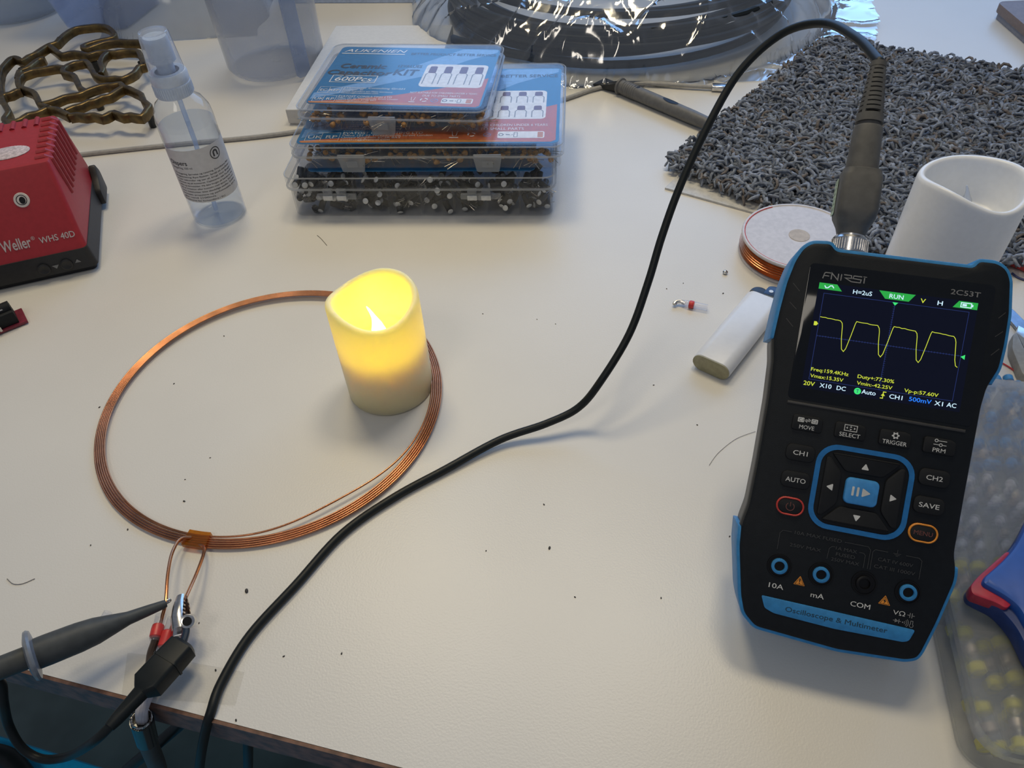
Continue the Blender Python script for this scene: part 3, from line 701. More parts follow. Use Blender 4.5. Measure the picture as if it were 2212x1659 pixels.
scatter(can_mesh, 'electrolytic_capacitor', 230, M3, fr3, (4.2, 26), 'black electrolytic capacitor with a pale top inside the bottom component box', 'capacitor', 'black capacitors in the bottom component box', 4.0, canrot)
# middle box
def corners(pl, prr, z): 
    a = at(*pl, z); b = at(*prr, z); d = b-a; return a, math.atan2(d.y, d.x), d.length
a2, y2, w2 = corners((560+250/3.16, 40+1030/3.16), (560+2060/3.16, 40+1027/3.16), 36)
a2.z = Z3+.2; b2, lid2 = comp_box('clear component box of tan capacitors in the middle of the stack', a2, y2, w2, 134, 19.6, 11.0, 6, (45, 145), lid_over=1.8)
M2 = flatM(a2, y2); i2 = M2.inverted()
q0 = i2 @ at(637, 309, Z3+19); q1 = i2 @ at(1207, 301, Z3+19); q2 = i2 @ at(1215, 116, Z3+19)
cw2 = (q1-q0).length; ch2 = (q2-q1).length
c2 = card_mesh(cw2, min(ch2, 122), 6, 2, (.55, .945, .33, .71)).build('label_card', b2, smooth=False)
c2.location = Vector((q0.x, max(4, q0.y), 17.8))*S
cw_ = w2/6
fr2 = [(i*cw_+4, (i+1)*cw_-4, 3.6, 22) for i in range(6)]
beadrot = lambda: Matrix.Rotation(rnd.uniform(0, 6.3), 4, 'Z') @ Matrix.Rotation(PI/2+rnd.uniform(-.3, .3), 4, 'X')
scatter(bead_mesh, 'ceramic_capacitor', 70, M2, fr2, (3.4, 8.2), 'tan ceramic capacitor lying inside the middle component box', 'capacitor', 'tan capacitors in the middle component box', 3.9, beadrot)
# top box
Z2 = Z3+.2+19.6
a1, y1, w1 = corners((560+292/3.16, 40+772/3.16), (560+1548/3.16, 40+795/3.16), Z2)
a1.z = Z2+.2; b1, lid1 = comp_box('small clear component box of tan capacitors on top of the stack', a1, y1, w1, 112, 18.6, 11.2, 4, (64,), lid_over=1.8)
M1 = flatM(a1, y1); i1 = M1.inverted()
q0 = i1 @ at(661, 216, Z2+18); q1 = i1 @ at(1037, 232, Z2+18); q2 = i1 @ at(1075.6, 102.3, Z2+18)
c1 = card_mesh((q1-q0).length, min((q2-q1).length, 100), 4, 1, (.595, .965, .30, .69)).build('label_card', b1, smooth=False)
c1.location = Vector((q0.x, max(3, (q0.y+q1.y)/2), 16.8))*S; c1.rotation_euler = (0, 0, math.atan2(q1.y-q0.y, q1.x-q0.x)*.5)
cw_ = w1/4
fr1 = [(i*cw_+4, (i+1)*cw_-4, 3.6, 20) for i in range(4)]
scatter(bead_mesh, 'ceramic_capacitor', 56, M1, fr1, (3.4, 8.6), 'tan ceramic capacitor lying inside the topmost component box', 'capacitor', 'tan capacitors in the topmost component box', 3.9, beadrot)

# ------------------------------------------------------------------ flat white box behind the stack
wA = Vector((-189.5, 655, 0)); wB = Vector((-172, 842, 0)); dB = (wB-wA)
wyaw = math.atan2(dB.y, dB.x)-PI/2-0.03
wb = thing('flat_box', 'flat white cardboard box lying behind the component boxes', 'box', wA, wyaw)
m_card = mat('white_card', (0.66, 0.65, 0.62), 0.55, var=0.02)
MB(m_card).box(0.8, 125.2, 0.8, 187.2, 0.1, 6, ch=0.3).build('box_base', wb)
MB(m_card).shell([(0, 0), (126, 0), (126, 188), (0, 188)], 1.5, 14.5, .7, -.7, r=.4).build('box_lid', wb)

# ------------------------------------------------------------------ spray bottle
BX = Vector((-220.5, 514, 0))
bt = thing('spray_bottle', 'small clear spray bottle of liquid with a frosted cap and grey label', 'bottle', BX, math.radians(22))
bt.scale = (1.02, 1.02, 1.035)
m_pet = clear('bottle_plastic', (0.95, 0.965, 0.985), 0.025, (0.8, 0.85, 0.9), 0.03, 1.0, 0.5)
m_cap = clear('cap_plastic', (0.92, 0.94, 0.97), 0.28, (0.82, 0.86, 0.92), 0.12, 1.2, 0.6)
m_col = mat('collar_plastic', (0.60, 0.68, 0.80), 0.3, var=0.03)
m_wat = clear('liquid', (0.90, 0.93, 0.97), 0.05, (0.72, 0.80, 0.90), 0.02, .7, 0.5, ior=1.33)
Rb = 19.5
MB(m_pet).lathe([(0.01, 1.2), (13, .8), (17.5, 0.1), (Rb, 2.2), (Rb, 78), (Rb-.8, 84), (Rb-3.8, 90), (Rb-8, 93.6), (10.5, 95), (10.5, 98)], 48).build('bottle_body', bt)
MB(m_wat).lathe([(0.01, 1.9), (17, 1.8), (Rb-.7, 3.0), (Rb-.7, 75), (0.01, 75)], 48).build('liquid', bt)
co = MB(m_col)
co.lathe([(8, 95.2), (12.2, 95.2), (12.4, 96), (12.4, 103), (12.1, 103.6), (12.4, 104.2), (12.4, 109), (11.8, 110.5), (8, 110.6)], 48)
for i in range(48):
    co.box(-.3, .3, 12.2, 12.75, 96, 103, M=Matrix.Rotation(2*PI*i/48, 4, 'Z'))
co.build('collar', bt, angle=30)
MB(m_col).lathe([(5.6, 110), (5.6, 116), (8.3, 117), (8.0, 131.0), (7.4, 132.5), (.01, 132.5)], 32).build('spray_pump', bt)
MB(m_cap).lathe([(11.4, 110.7), (11.2, 113), (9.6, 134), (9.2, 135.4), (8.6, 135.6), (8.3, 134.6), (.01, 134.2)], 48).build('cap', bt)
MB(clear('tube_plastic', (0.85, 0.9, 0.95), .35, (0.8, 0.86, 0.95), .2, 1.0)).tube([(1, 1, 109), (1, 2, 60), (-2, 4, 3)], 1.7, 12).build('dip_tube', bt)
m_lab = mat('label_grey', (0.62, 0.61, 0.61), 0.55, var=.02); m_ink = mat('label_ink', (0.06, 0.06, 0.065), 0.6)
lbq = MB(m_lab)
def cyl(u, z, r): a = u/Rb; return (r*math.cos(a), r*math.sin(a), z)
zl0, zl1, ul = 23.0, 63.5, 34
n = 48; th0 = -PI/2-math.radians(22)+math.radians(24)           # label centre turns towards the viewer
rings_ = [[(Rb+.12)*1 and (lambda a: ((Rb+.12)*math.cos(a), (Rb+.12)*math.sin(a), z))(th0+(-ul+2*ul*i/n)/Rb) for i in range(n+1)] for z in (zl0, zl1)]
lbq.loft(rings_, None, False, False, closed=False)
LM = None
tq = MB(m_ink)
def wrap(fn):
    t_ = MB(m_ink); fn(t_)
    tq.add([((Rb+.2)*math.cos(th0+p.x/Rb), (Rb+.2)*math.sin(th0+p.x/Rb), p.y) for p in t_.v], t_.f)
def lab(t_):
    cx, cz = 11.5, 56.5
    t_.line([(cx+4*math.cos(2*PI*i/28), cz+4*math.sin(2*PI*i/28)) for i in range(28)], .7, 0, closed=True)
    t_.line([(cx-1.5, cz-2.1)]+[(cx+1.5*math.cos(a), cz+.5+1.5*math.sin(a)) for a in [PI-PI*i/8 for i in range(9)]]+[(cx+1.5, cz-2.1)], 1.3, 0)
    t_.text('Dispers', -24, 52.5, 4.6, 0, None, 'L', bold=.02); t_.text('Rengjøring, 100 ml', -24, 49.6, 2.2, 0, None, 'L')
    L = ['Til rengøring, fjernelse og rensning. Desinficerer fliser.', 'Brugsanvisning: Ryst flasken. Sprøjt på overfladen i', 'et par sekunder og tør af, brugt klud. Bruges i', 'hjemmet og på kontoret. Opbevares væk fra direkte', 'sollys og varmekilder. Må ikke bruges på hænderne, hvis', 'der er irritation eller kontakt med øjnene. Skyl med', 'vand. Indeholder ikke skadelige stoffer. Sodium', 'benzoate, propylene og parfumesæbe, get et', 'glas vand (100ml).', 'Produceret for forhandlere i EU.']
    for i, s_ in enumerate(L):
        t_.text(s_, -24, 45.2-i*2.35, 1.75, 0, None, 'L', bold=.006, width=(46 if i < 8 else 26 if i == 8 else 32))
wrap(lab)
lbo = lbq.build('label', bt); tq.build('label_print', lbo, smooth=False)

# ------------------------------------------------------------------ the two flameless candles
def candle(name_lab, cx, cy, R_, hfun, wax, fm, lit):
    c = thing('flameless_candle', name_lab, 'candle', (cx, cy, 0))
    n = 72; prof = []
    def rim(k): return hfun(2*PI*k/n)
    def rg(r, zf): return [(r*math.cos(2*PI*k/n), r*math.sin(2*PI*k/n), zf(k)) for k in range(n)]
    q = MB(wax); fl_ = 32.0 if lit else 68.0
    q.loft([rg(R_*.96, lambda k: .2), rg(R_, lambda k: 1.2), rg(R_*1.005, lambda k: 20), rg(R_, lambda k: rim(k)-3), rg(R_-.5, lambda k: rim(k)-.9), rg(R_-1.5, lambda k: rim(k)),
            rg(R_-2.9, lambda k: rim(k)-.2), rg(R_-3.9, lambda k: rim(k)-1.2), rg(R_-4.3, lambda k: rim(k)-3.5), rg(R_-4.6, lambda k: fl_+6), rg(R_-7, lambda k: fl_+1.5), rg(R_-11, lambda k: fl_)], None, True, True)
    q.build('wax_shell', c, angle=60)
    f = MB(fm); n2 = 20
    P = [(3.9, 0), (4.6, 3), (4.7, 6), (4.0, 10), (2.7, 13.5), (1.5, 16.5), (1.0, 19), (.7, 21), (.3, 22.3)]
    f.loft([[(r*math.cos(2*PI*i/n2)-(max(0, z-12)**1.6)*.09, r*.8*math.sin(2*PI*i/n2), z*(1.38 if lit else 1)+fl_) for i in range(n2)] for r, z in P])
    f.build('flame', c)
    return c
m_waxl = mat('wax_ivory', (0.80, 0.70, 0.42), 0.42, var=.004, sss=1.0, sssr=(1.0, 0.95, 0.35), sssscale=0.014)
m_waxw = mat('wax_white', (0.84, 0.85, 0.86), 0.30, var=.01, sss=.3, sssr=(1, 1, 1), sssscale=0.003)
m_flm = mat('flame_lit', (1, .85, .3), .4, emit=(1.0, 0.86, 0.22), estr=9.0)
m_flo = clear('flame_unlit', (.80, .82, .85), .5, (.75, .77, .8), .1, 1.3)
def hl(a): return 68.5 + 2.6*math.cos(2*(a-math.radians(35))) + 1.2*math.cos(a-math.radians(100)) - 1.6*math.cos(3*(a-math.radians(270)))*.6
candle('lit ivory flameless candle glowing yellow inside the copper ring', -73.0, 317.8, 25.3, hl, m_waxl, m_flm, True)
cl = bpy.data.lights.new('candle_bulb', 'POINT'); cl.energy = 0.026; cl.color = (1.0, 0.86, 0.08); cl.shadow_soft_size = 0.004
clo = bpy.data.objects.new('candle_bulb', cl); COL.objects.link(clo); clo.location = Vector((-74, 317.8, 56))*S
def hu(a): return 94 + 3.0*math.cos(2*(a-math.radians(20))) + 1.2*math.cos(3*a+1)
candle('unlit white flameless candle standing behind the multimeter', 263, 360, 29.3, hu, m_waxw, m_flo, False)

# ------------------------------------------------------------------ copper ring
ccx, ccy = -142.8, 309.1
ring_t = thing('copper_ring', 'large flat ring of copper wire lying around the candle', 'coil', (ccx, ccy, 0))
wr = .52; wpts = []
turns = 6; per = 260
for i in range(turns*per+1):
    t = i/per; a = math.radians(-101)+2*PI*t
    k = int(min(t, turns-1e-6)); fr_ = t-k
    r = 100.6-1.12*k - (1.12*max(0, (fr_-.9)/.1) if k < 5 else 0)
    ph = (math.degrees(a) % 360)
    sp_ = 0
    if k == 5:                                                   # the innermost turn stands off on the near right
        d = (ph-285)/48.0
        sp_ = 5.5*math.exp(-((ph-302)/22.0)**2) if ph > 200 else 0
    z = 2.2+.22*k + 1.1*math.sin(a*1+.8)*.5
    wpts.append(((r-sp_)*math.cos(a), (r-sp_)*math.sin(a), z))
MB(m_copper).tube(wpts, wr, 12, up=Vector((0, 0, 1))).build('winding', ring_t, angle=60)
loc = lambda p: Vector(p)-Vector((ccx, ccy, 0))
ta = at(424, 1168, 3)
ta_l = loc(ta); ang_t = math.atan2(ta_l.y, ta_l.x)
m_kap = clear('kapton', (0.85, 0.50, 0.10), .25, (0.6, 0.30, 0.05), .15, 1.0)
tq = MB(m_kap); tr_ = []
for da in [math.radians(-3.6+7.2*i/8) for i in range(9)]:
    a = ang_t+da; e = Vector((math.cos(a), math.sin(a), 0))
    tr_.append([e*93.2+Vector((0, 0, 1.2)), e*93.2+Vector((0, 0, 4.2)), e*101.9+Vector((0, 0, 3.6)), e*101.9+Vector((0, 0, 1.2))])
tq.loft(tr_); tq.build('tape_band', ring_t, angle=25)
l1 = [at(413, 1161, 4), at(396, 1162, 6), at(383, 1172, 8), at(370, 1200, 11), at(362, 1245, 13), at(358, 1300, 13), at(351, 1330, 11), at(346, 1352, 9)]
l2 = [at(425, 1177, 2.6), at(438, 1180, 3.6), at(441, 1188, 5), at(437, 1206, 7), at(424, 1240, 10), at(409, 1274, 12), at(396, 1302, 13), at(380, 1335, 10), at(368, 1362, 8)]
for l in (l1, l2): MB(m_copper).tube([loc(p) for p in spline(l, 6)], .8, 10).build('lead_wire', ring_t)

# ------------------------------------------------------------------ spool, lighter, solder sleeve
spc = Vector((203, 424, 0))
m_sp = clear('spool_plastic', (.8, .78, .78), .75, (.72, .68, .68), .35, .8, .3)
m_spw = mat('spool_white', (0.62, 0.59, 0.59), 0.4, var=.04)
spl = thing('wire_spool', 'white flanged spool wound with copper wire beside the carpet', 'spool', spc, 0.4)
MB(m_spw).lathe([(4.5, 13.5), (4.5, 15.2), (36, 15.2), (36.8, 15.8), (38, 15.8), (38.4, 15.2), (38.4, 14.2), (37.8, 13.5), (4.5, 13.5)], 64).build('flange', spl)
MB(m_spw).lathe([(4.5, .2), (38.4, .2), (38.4, 1.8), (4.5, 1.8), (4.5, .2)], 64).build('flange', spl)
MB(m_spw).lathe([(4.5, 1.7), (15, 1.7), (15, 13.6), (4.5, 13.6), (4.5, 1.7)], 48).build('hub', spl)
MB(mat('spool_core', (0.50, 0.44, 0.38), .6)).lathe([(.01, 14.6), (7.0, 14.6), (7.0, 15.5), (.01, 15.5)], 32).build('core_disc', spl)
pr_ = [(20, 1.9)]
MB(m_copper).lathe([(16, 1.9)]+[p for i in range(7) for p in ((37.2-.3*abs(i-2), 2.1+i*1.62), (38.6-.3*abs(i-2), 2.9+i*1.62), (37.2-.3*abs(i-2), 3.7+i*1.62))]+[(16, 13.4)], 72).build('wire_winding', spl, angle=50)
MB(m_red).tube([(36.4*math.cos(a), 36.4*math.sin(a), 15.45) for a in [PI*.45+PI*1.2*i/40 for i in range(41)]], .35, 6).build('rim_mark', spl)

lA = (at(1500, 775, 5)+at(1570, 818, 5))/2; lB = (at(1623, 641, 5)+at(1676, 668, 5))/2
ld_ = lB-lA; ly_ = math.atan2(ld_.y, ld_.x); LL = ld_.length
lgt = thing('lighter', 'white pocket lighter lying left of the multimeter', 'lighter', (lA.x, lA.y, 0), ly_)
m_lw = mat('lighter_white', (0.74, 0.75, 0.77), 0.35, var=.01); m_lb = mat('lighter_base', (0.36, 0.33, 0.20), 0.5)
def stad(hw, hh): return [(hw-hh+hh*math.cos(t), hh*math.sin(t)) for t in [-PI/2+PI*i/10 for i in range(11)]]+[(-hw+hh+hh*math.cos(t), hh*math.sin(t)) for t in [PI/2+PI*i/10 for i in range(11)]]
so = stad(12.0, 5.8); LM_ = Matrix.Translation((0, 0, 6.0)) @ Matrix(((0, 0, 1, 0), (-1, 0, 0, 0), (0, 1, 0, 0), (0, 0, 0, 1)))
def along(q, out, x0, x1, mt=None, ch=0): return q.prism(out, x0, x1, mt, ch, LM_)
along(MB(m_lw), so, 0.6, LL, ch=.8).build('lighter_body', lgt)
along(MB(m_lb), offset(so, -.25), -.1, .7).build('base_plug', lgt)
m_lk = mat('lighter_black', (0.016, 0.018, 0.022), 0.4)
hd = MB(m_lk)
hd.box(LL-.2, LL+2.5, -10.5, 10.5, 1.2, 10.8, ch=.8)
hd.build('lighter_head', lgt)
MB(m_lk).prism(circ(0, 0, 5.5, 24), -3.2, 3.2, ch=.6, M=Matrix.Translation((LL+3.5, 5.5, 6)) ).build('thumb_pad', lgt)
hood = MB(mat('hood_metal', (0.035, 0.05, 0.075), 0.3, .6))
hood.prism(rounded([(LL+.5, -11), (LL+12, -11), (LL+13, -2), (LL+11, 2.5), (LL+.5, 2.5)], 3), 1.0, 11.0, ch=.8)
ho = hood.build('wind_guard', lgt)
MB(m_cant).prism(circ(LL+6.0, -1.2, 1.4, 16), 10.9, 11.2).build('rivet', ho)

def sleeve_axis(pa, pb, r, name_lab, band, group=None, bent=True):
    d = pb-pa; yw = math.atan2(d.y, d.x); L0 = d.length
    t = thing('solder_sleeve', name_lab, 'connector', (pa.x, pa.y, 0), yw, group)
    return t, L0
m_slv = clear('sleeve_clear', (.92, .93, .96), .15, (.8, .82, .9), .1, 1.2)
m_slr = mat('sleeve_red', (0.62, 0.05, 0.05), 0.35)
pa, pb = at(1466, 652, 2.5), at(1528, 665, 2.5)
t, L0 = sleeve_axis(pa, pb, 2, 'clear solder sleeve with a red band and bent metal end on the desk', m_slr)
MB(m_slv).tube([(L0*.12, 0, 2.5), (L0*.3, 0, 2.5), (L0*.34, 0, 2.5), (L0*.44, 0, 2.5), (L0, 0, 2.5)], [1.6, 2.2, 2.3, 2.3, 2.2], 16).build('tube', t)
MB(m_slr).tube([(L0*.36, 0, 2.5), (L0*.40, 0, 2.5), (L0*.50, 0, 2.5), (L0*.54, 0, 2.5)], [2.2, 2.6, 2.6, 2.2], 16).build('band', t)
MB(m_metal).tube(spline([(L0*.22, 0, 2.5), (L0*.05, .4, 3.0), (-1.5, -.8, 2.6), (-2.4, -3.2, 1.9)], 5), [1.3]*15+[.9], 10).build('metal_end', t)

# ------------------------------------------------------------------ red soldering station
ws_a = math.radians(16.8)
ws = thing('soldering_station', 'red and black soldering station with a grooved sloping cover', 'soldering station', at(219, 584), ws_a)
m_wr = mat('station_red', (0.36, 0.024, 0.032), 0.42, var=.03, bump=.05, bscale=1500)
m_wb = mat('station_black', (0.022, 0.022, 0.024), 0.5, bump=.05, bscale=1500)
WW, WD = 125, 112
def frust(q, x0, x1, y0, y1, z0, X0, X1, Y0, Y1, Z1, mt, r=5):
    a = rrect(x0, x1, y0, y1, r, 4); b = rrect(X0, X1, Y0, Y1, r, 4)
    return a, b
q = MB(m_wb)
q.loft([ring(rrect(-WW, -3, 4, WD-3, 3, 4), 0.1), ring(rrect(-WW, -3, 4, WD-3, 3, 4), 2.5), ring(rrect(-WW, 0, 0, WD, 4, 4), 5), ring(rrect(-WW, -1.5, 2, WD, 4, 4), 19.6)])
q.build('station_base', ws)
q = MB(m_wr)
q.loft([ring(rrect(-WW, -2.0, 2.6, WD-.5, 4, 4), 19.6), ring(rrect(-WW, -2.6, 7.0, WD-.5, 4, 4), 29), ring(rrect(-WW, -5.0, 30.4, WD-8, 3, 4), 70.6), ring(rrect(-WW, -5.8, 31.4, WD-9, 3, 4), 72.2), ring(rrect(-WW, -8, 33.6, WD-11, 2, 4), 72.6)])
cover = q.build('station_cover', ws, angle=28)
m_wr2 = mat('station_rib', (0.33, 0.022, 0.030), 0.45)
m_slot = mat('station_slot', (0.10, 0.006, 0.009), 0.6)
for i in range(8):                                                     # raised ribs running over the top edge and down the right side
    y = 39+i*8.3
    k = 0.62+.0*i
    rb = MB(m_wr2)
    P = [Vector(p) for p in ((-14.5, y, 72.0), (-8.4, y, 72.0), (-5.6, y, 70.4), (-4.9, y, 60), (-4.0, y+.4, 43))]
    rb.tube(P, [2.2, 2.4, 2.4, 2.4, 1.9], 10)
    rb.build('side_rib', ws)
for i in range(13):                                                    # the scalloped back edge
    x = -18-i*8.2
    if x < -WW+4: break
    MB(m_wr2).tube([(x, WD-22, 72.0), (x, WD-10.4, 72.2), (x, WD-8.6, 69.5), (x, WD-6, 58)], 2.1, 8).build('back_rib', ws)
fu = Vector((1, 0, 0)); fv = Vector((0, 23.4, 41.6)).normalized()      # the sloping front face
fn = fu.cross(fv)
FM = Matrix.Identity(4)
for i in range(3): FM[i][0] = fu[i]; FM[i][1] = fv[i]; FM[i][2] = fn[i]; FM[i][3] = Vector((0, 7.0, 29))[i]
wi = (flatM(at(219, 584), ws_a) @ FM).inverted()
def on_front(px, py):
    c0 = wi @ CAM; d = wi.to_3x3() @ ray(px, py); t = -c0.z/d.z; return c0+t*d
p0, p1 = on_front(6, 545), on_front(80, 530); p2, p3 = on_front(88, 527), on_front(164, 512)
q = MB(mat('station_print', (0.52, 0.45, 0.44), 0.5))
q.text('Weller', p0.x, p0.y-.4, 10.5, .15, None, 'L', bold=.018, width=p1.x-p0.x-3.0); q.text('\u00ae', p1.x-2.2, p1.y+4.0, 3.4, .15, None, 'L')
q.text('WHS 40D', p2.x, p2.y+.2, 6.0, .15, None, 'L', bold=.012, width=p3.x-p2.x)
q.build('maker_lettering', cover, smooth=False).matrix_local = FM.to_3x3().to_4x4()
bpy.data.objects[cover.children[0].name].location = Vector((0, 7.0, 29))*S
pe = on_front(47, 432)
badge = MB(mat('badge_white', (0.62, 0.56, 0.52), .5)); badge.lathe([(.01, .5), (4.6, .5), (5.0, .25), (5.0, -.2)], 28, M=Matrix.Translation((pe.x, pe.y, 0)))
badge.line([(pe.x+3.2*math.cos(2*PI*i/24), pe.y+3.2*math.sin(2*PI*i/24)) for i in range(24)], .45, .6, m_blk2, closed=True)
badge.prism([(pe.x+.4+1.9*math.cos(2*PI*i/24), pe.y-.3+2.4*math.sin(2*PI*i/24)) for i in range(24)], .5, .62, m_blk2)
bd = badge.build('eye_sticker', ws); bd.matrix_local = FM.to_3x3().to_4x4(); bd.location = Vector((0, 7.0, 29))*S
ti = flatM(at(219, 584), ws_a).inverted() @ at(28, 328, 73)
q = MB(mat('station_patch', (0.62, 0.52, 0.52), .75, var=.15, vscale=500, bump=.5, bscale=1200)); q.prism([(ti.x-4+15*math.cos(2*PI*i/30), ti.y+9.2*math.sin(2*PI*i/30)) for i in range(30)], 72.5, 73.2, ch=.4)
q.build('torn_sticker', ws)
dp = MB(m_dark); dp.prism(rounded([(-48, 1), (-18, 1), (-8, 5), (-8, 12), (-14, 14.6), (-48, 14.6)], 4), -.5, .6, M=Matrix(((1, 0, 0, 0), (0, .12, -1, 1.0), (0, 1, .12, 4), (0, 0, 0, 1))))
pn = dp.build('control_panel', ws)
for bx in (-34, -19): MB(m_wb).lathe([(4.0, -.4), (4.0, .9), (3.2, 1.2), (2.6, .9), (.01, .7)], 24, M=Matrix(((1, 0, 0, bx), (0, .12, -1, .45), (0, 1, .12, 10.6), (0, 0, 0, 1)))).build('push_button', ws)
ar = MB(m_grey)
AM = Matrix(((1, 0, 0, 0), (0, .12, -1, .25), (0, 1, .12, 4), (0, 0, 0, 1)))
ar.prism([(-28.5, 7.6), (-24, 7.6), (-26.2, 5.0)], .3, .7, M=AM); ar.build('arrow_mark', ws, smooth=False)
ar = MB(m_grey); ar.prism([(-13.5, 6.2), (-9.5, 6.2), (-11.5, 8.6)], .3, .7, M=AM); ar.build('arrow_mark', ws, smooth=False)
MB(m_wb).prism(rounded([(84, 4), (110, 4), (112, 20), (105, 29), (97, 21), (86, 15)], 3), -1.8, 3.4, ch=1.0, M=Matrix(((0, 0, 1, 0), (1, 0, 0, 0), (0, 1, 0, 0), (0, 0, 0, 1)))).build('side_clip', ws)

# ------------------------------------------------------------------ circuit module at the left edge
pc = thing('circuit_board', 'small red circuit board with black parts at the left edge', 'circuit board', at(10, 705, 0), math.radians(35))
m_pcb = mat('pcb_red', (0.20, 0.025, 0.045), .4)
MB(m_pcb).box(-40, 14, -8, 9, 1.0, 2.6).build('board', pc, smooth=False)
MB(m_blk2).box(-30, 9.5, -6.4, 7.0, 2.6, 12, ch=.8).build('display_block', pc)
MB(m_blk2).tube([(-26, .5, 12), (9.6, .5, 12)], 4.2, 14).build('ring_shaft', pc)
MB(m_metal).box(2, 5, -3.2, 3.2, 12, 14.5, ch=.5).build('metal_clip', pc)
for k in range(3): MB(m_metal).box(-9+k*3, -7.5+k*3, -8.6, -6.3, 2.6, 6).build('pin', pc, smooth=False)

# ------------------------------------------------------------------ brass trivet
Zt = 15.0
m_brass = mat('tarnished_brass', (0.23, 0.155, 0.06), 0.36, .85, var=.3, vscale=140, color2=(0.12, 0.085, 0.045), bump=.35, bscale=200)
tv_o = at(160, 200, 0)
tv = thing('trivet', 'wavy tarnished brass trivet standing on black rubber feet behind the soldering station', 'trivet', tv_o)
TP = [[(490, 385), (560, 315), (650, 262), (760, 245), (850, 238), (930, 255), (985, 310), (965, 345), (880, 362), (790, 385), (715, 415), (740, 440), (820, 412), (900, 385), (1000, 368), (1100, 375), (1190, 375), (1260, 400)],
      [(0, 665), (20, 610), (60, 560), (95, 525), (130, 512), (165, 520), (200, 540), (250, 505), (300, 485), (345, 455), (400, 420), (440, 400), (490, 385), (520, 345)],
      [(420, 405), (470, 440), (530, 485), (590, 475), (640, 468), (700, 475), (760, 490), (830, 470), (900, 462), (980, 468), (1050, 455), (1130, 452), (1190, 462), (1215, 520), (1250, 575)],
      [(930, 470), (890, 500), (865, 560), (890, 610), (870, 650)],
      [(1250, 575), (1190, 590), (1155, 640), (1060, 690), (990, 685), (930, 690), (860, 680), (810, 650), (775, 580), (740, 545), (690, 552), (640, 560), (560, 598), (550, 640), (630, 660), (660, 700), (690, 770), (740, 795)],
      [(560, 600), (500, 590), (430, 600), (360, 612), (300, 620), (240, 640), (190, 660), (165, 700), (170, 745), (190, 770), (280, 800), (320, 840), (345, 905), (400, 930), (430, 945), (500, 955), (560, 985), (600, 1005)],
      [(390, 520), (340, 530), (290, 565), (240, 605), (175, 630), (160, 690)],
      [(0, 860), (50, 830), (100, 820), (145, 795), (190, 785)],
      [(345, 910), (410, 900), (480, 880), (550, 850), (620, 835), (690, 825), (740, 800), (820, 770), (900, 748), (970, 745), (1035, 735), (1060, 762), (1110, 775), (1150, 795), (1215, 830), (1235, 885), (1285, 925), (1260, 960), (1215, 1015), (1120, 1000), (1060, 1010), (980, 980), (930, 1000), (880, 1020), (810, 1000), (740, 1010), (670, 1000), (600, 1010)],
      [(570, 965), (640, 935), (700, 920), (760, 890), (820, 880), (880, 850), (940, 840), (1000, 800), (1050, 770)],
      [(10, 640), (0, 720), (15, 800), (30, 880), (60, 930), (85, 980), (50, 1030), (60, 1060), (100, 1090)],
      [(30, 1120), (60, 1070), (130, 1060), (190, 1040), (250, 1000), (330, 985), (400, 950), (440, 930)]]
tq = MB(m_brass)
for P in TP:
    W3 = [at(a/3.95, b/3.95, Zt)-tv_o for a, b in P]
    tq.tube(spline(W3, 2), 1.0, prof=[(-2.5, -3.9), (2.5, -3.9), (2.7, 3.2), (1.9, 4.0), (-1.9, 4.0), (-2.7, 3.2)], up=Vector((0, 0, 1)))
tq.build('lattice', tv, angle=50)
for a, b in ((180, 575), (800, 520), (1200, 520), (820, 840), (1275, 985)):
    p = at(a/3.95, b/3.95, Zt-4)-tv_o
    MB(m_lk).lathe([(.01, .1), (3.2, .1), (3.6, 1), (3.4, Zt-4.6), (.01, Zt-4.6)], 16, M=Matrix.Translation((p.x, p.y, 0))).build('rubber_foot', tv)

# ------------------------------------------------------------------ grey cable behind the boxes
m_gc = mat('cable_grey', (0.40, 0.385, 0.36), .5)
gp = [at(150, 337, 2), at(190, 332, 2), at(300, 320, 2), at(420, 308, 2), at(540, 297, 2), at(640, 284, 2.2), at(700, 270, 2.2), at(820, 262, 2.2), at(950, 250, 2.2), at(1100, 235, 2.2), at(1210, 216, 2.2), at(1280, 193, 2.4), at(1345, 180, 3.0), at(1420, 181, 3.2), at(1480, 185, 3.2), at(1538, 188, 3.2)]
gc = thing('charging_cable', 'thin pale grey cable with a silver plug running behind the component boxes', 'cable', gp[1])
MB(m_gc).tube([p-gp[1] for p in spline(gp, 6)], 2.0, 10).build('cord', gc)
d = (gp[-1]-gp[-2]).normalized(); pM = axis_M(gp[-1]-gp[1], d, Vector((0, 0, 1)))
MB(m_metal).prism(rrect(-2.6, 2.6, -4.2, 4.2, 1.5), 0, 14, ch=.4, M=pM).build('plug', gc)

# ------------------------------------------------------------------ black hose coil in a clear bag
hc = Vector((142, 900, 0))
hose = thing('hose_coil', 'thick coil of black hose inside the clear crumpled bag at the back', 'hose', hc)
hp = []
T_ = 11
for i in range(T_*72+1):
    t = i/72; a = 2*PI*t+1.5
    r = 163+15*math.sin(t*2.4)+6*math.sin(t*5.1+1)
    z = 5+3.6*t + 3*math.sin(a*1.0+t) + 2.5
    hp.append((r*math.cos(a)*1.06, r*math.sin(a), max(4.2, z)))
MB(m_cable).tube(hp, 3.9, 10).build('hose', hose)
e0 = at(978, 84, 6)-hc; e1 = at(1045, 103, 7)-hc; e2 = at(1180, 128, 7)-hc; e3 = at(1290, 138, 7)-hc
MB(m_cable).tube(spline([e0, e1, e2, e3], 6), 4.4, 12).build('hose_end', hose)
m_bag = clear('bag_film', (0.93, 0.95, 0.97), .05, (.7, .76, .84), .11, 4.0, .5, ior=1.6)
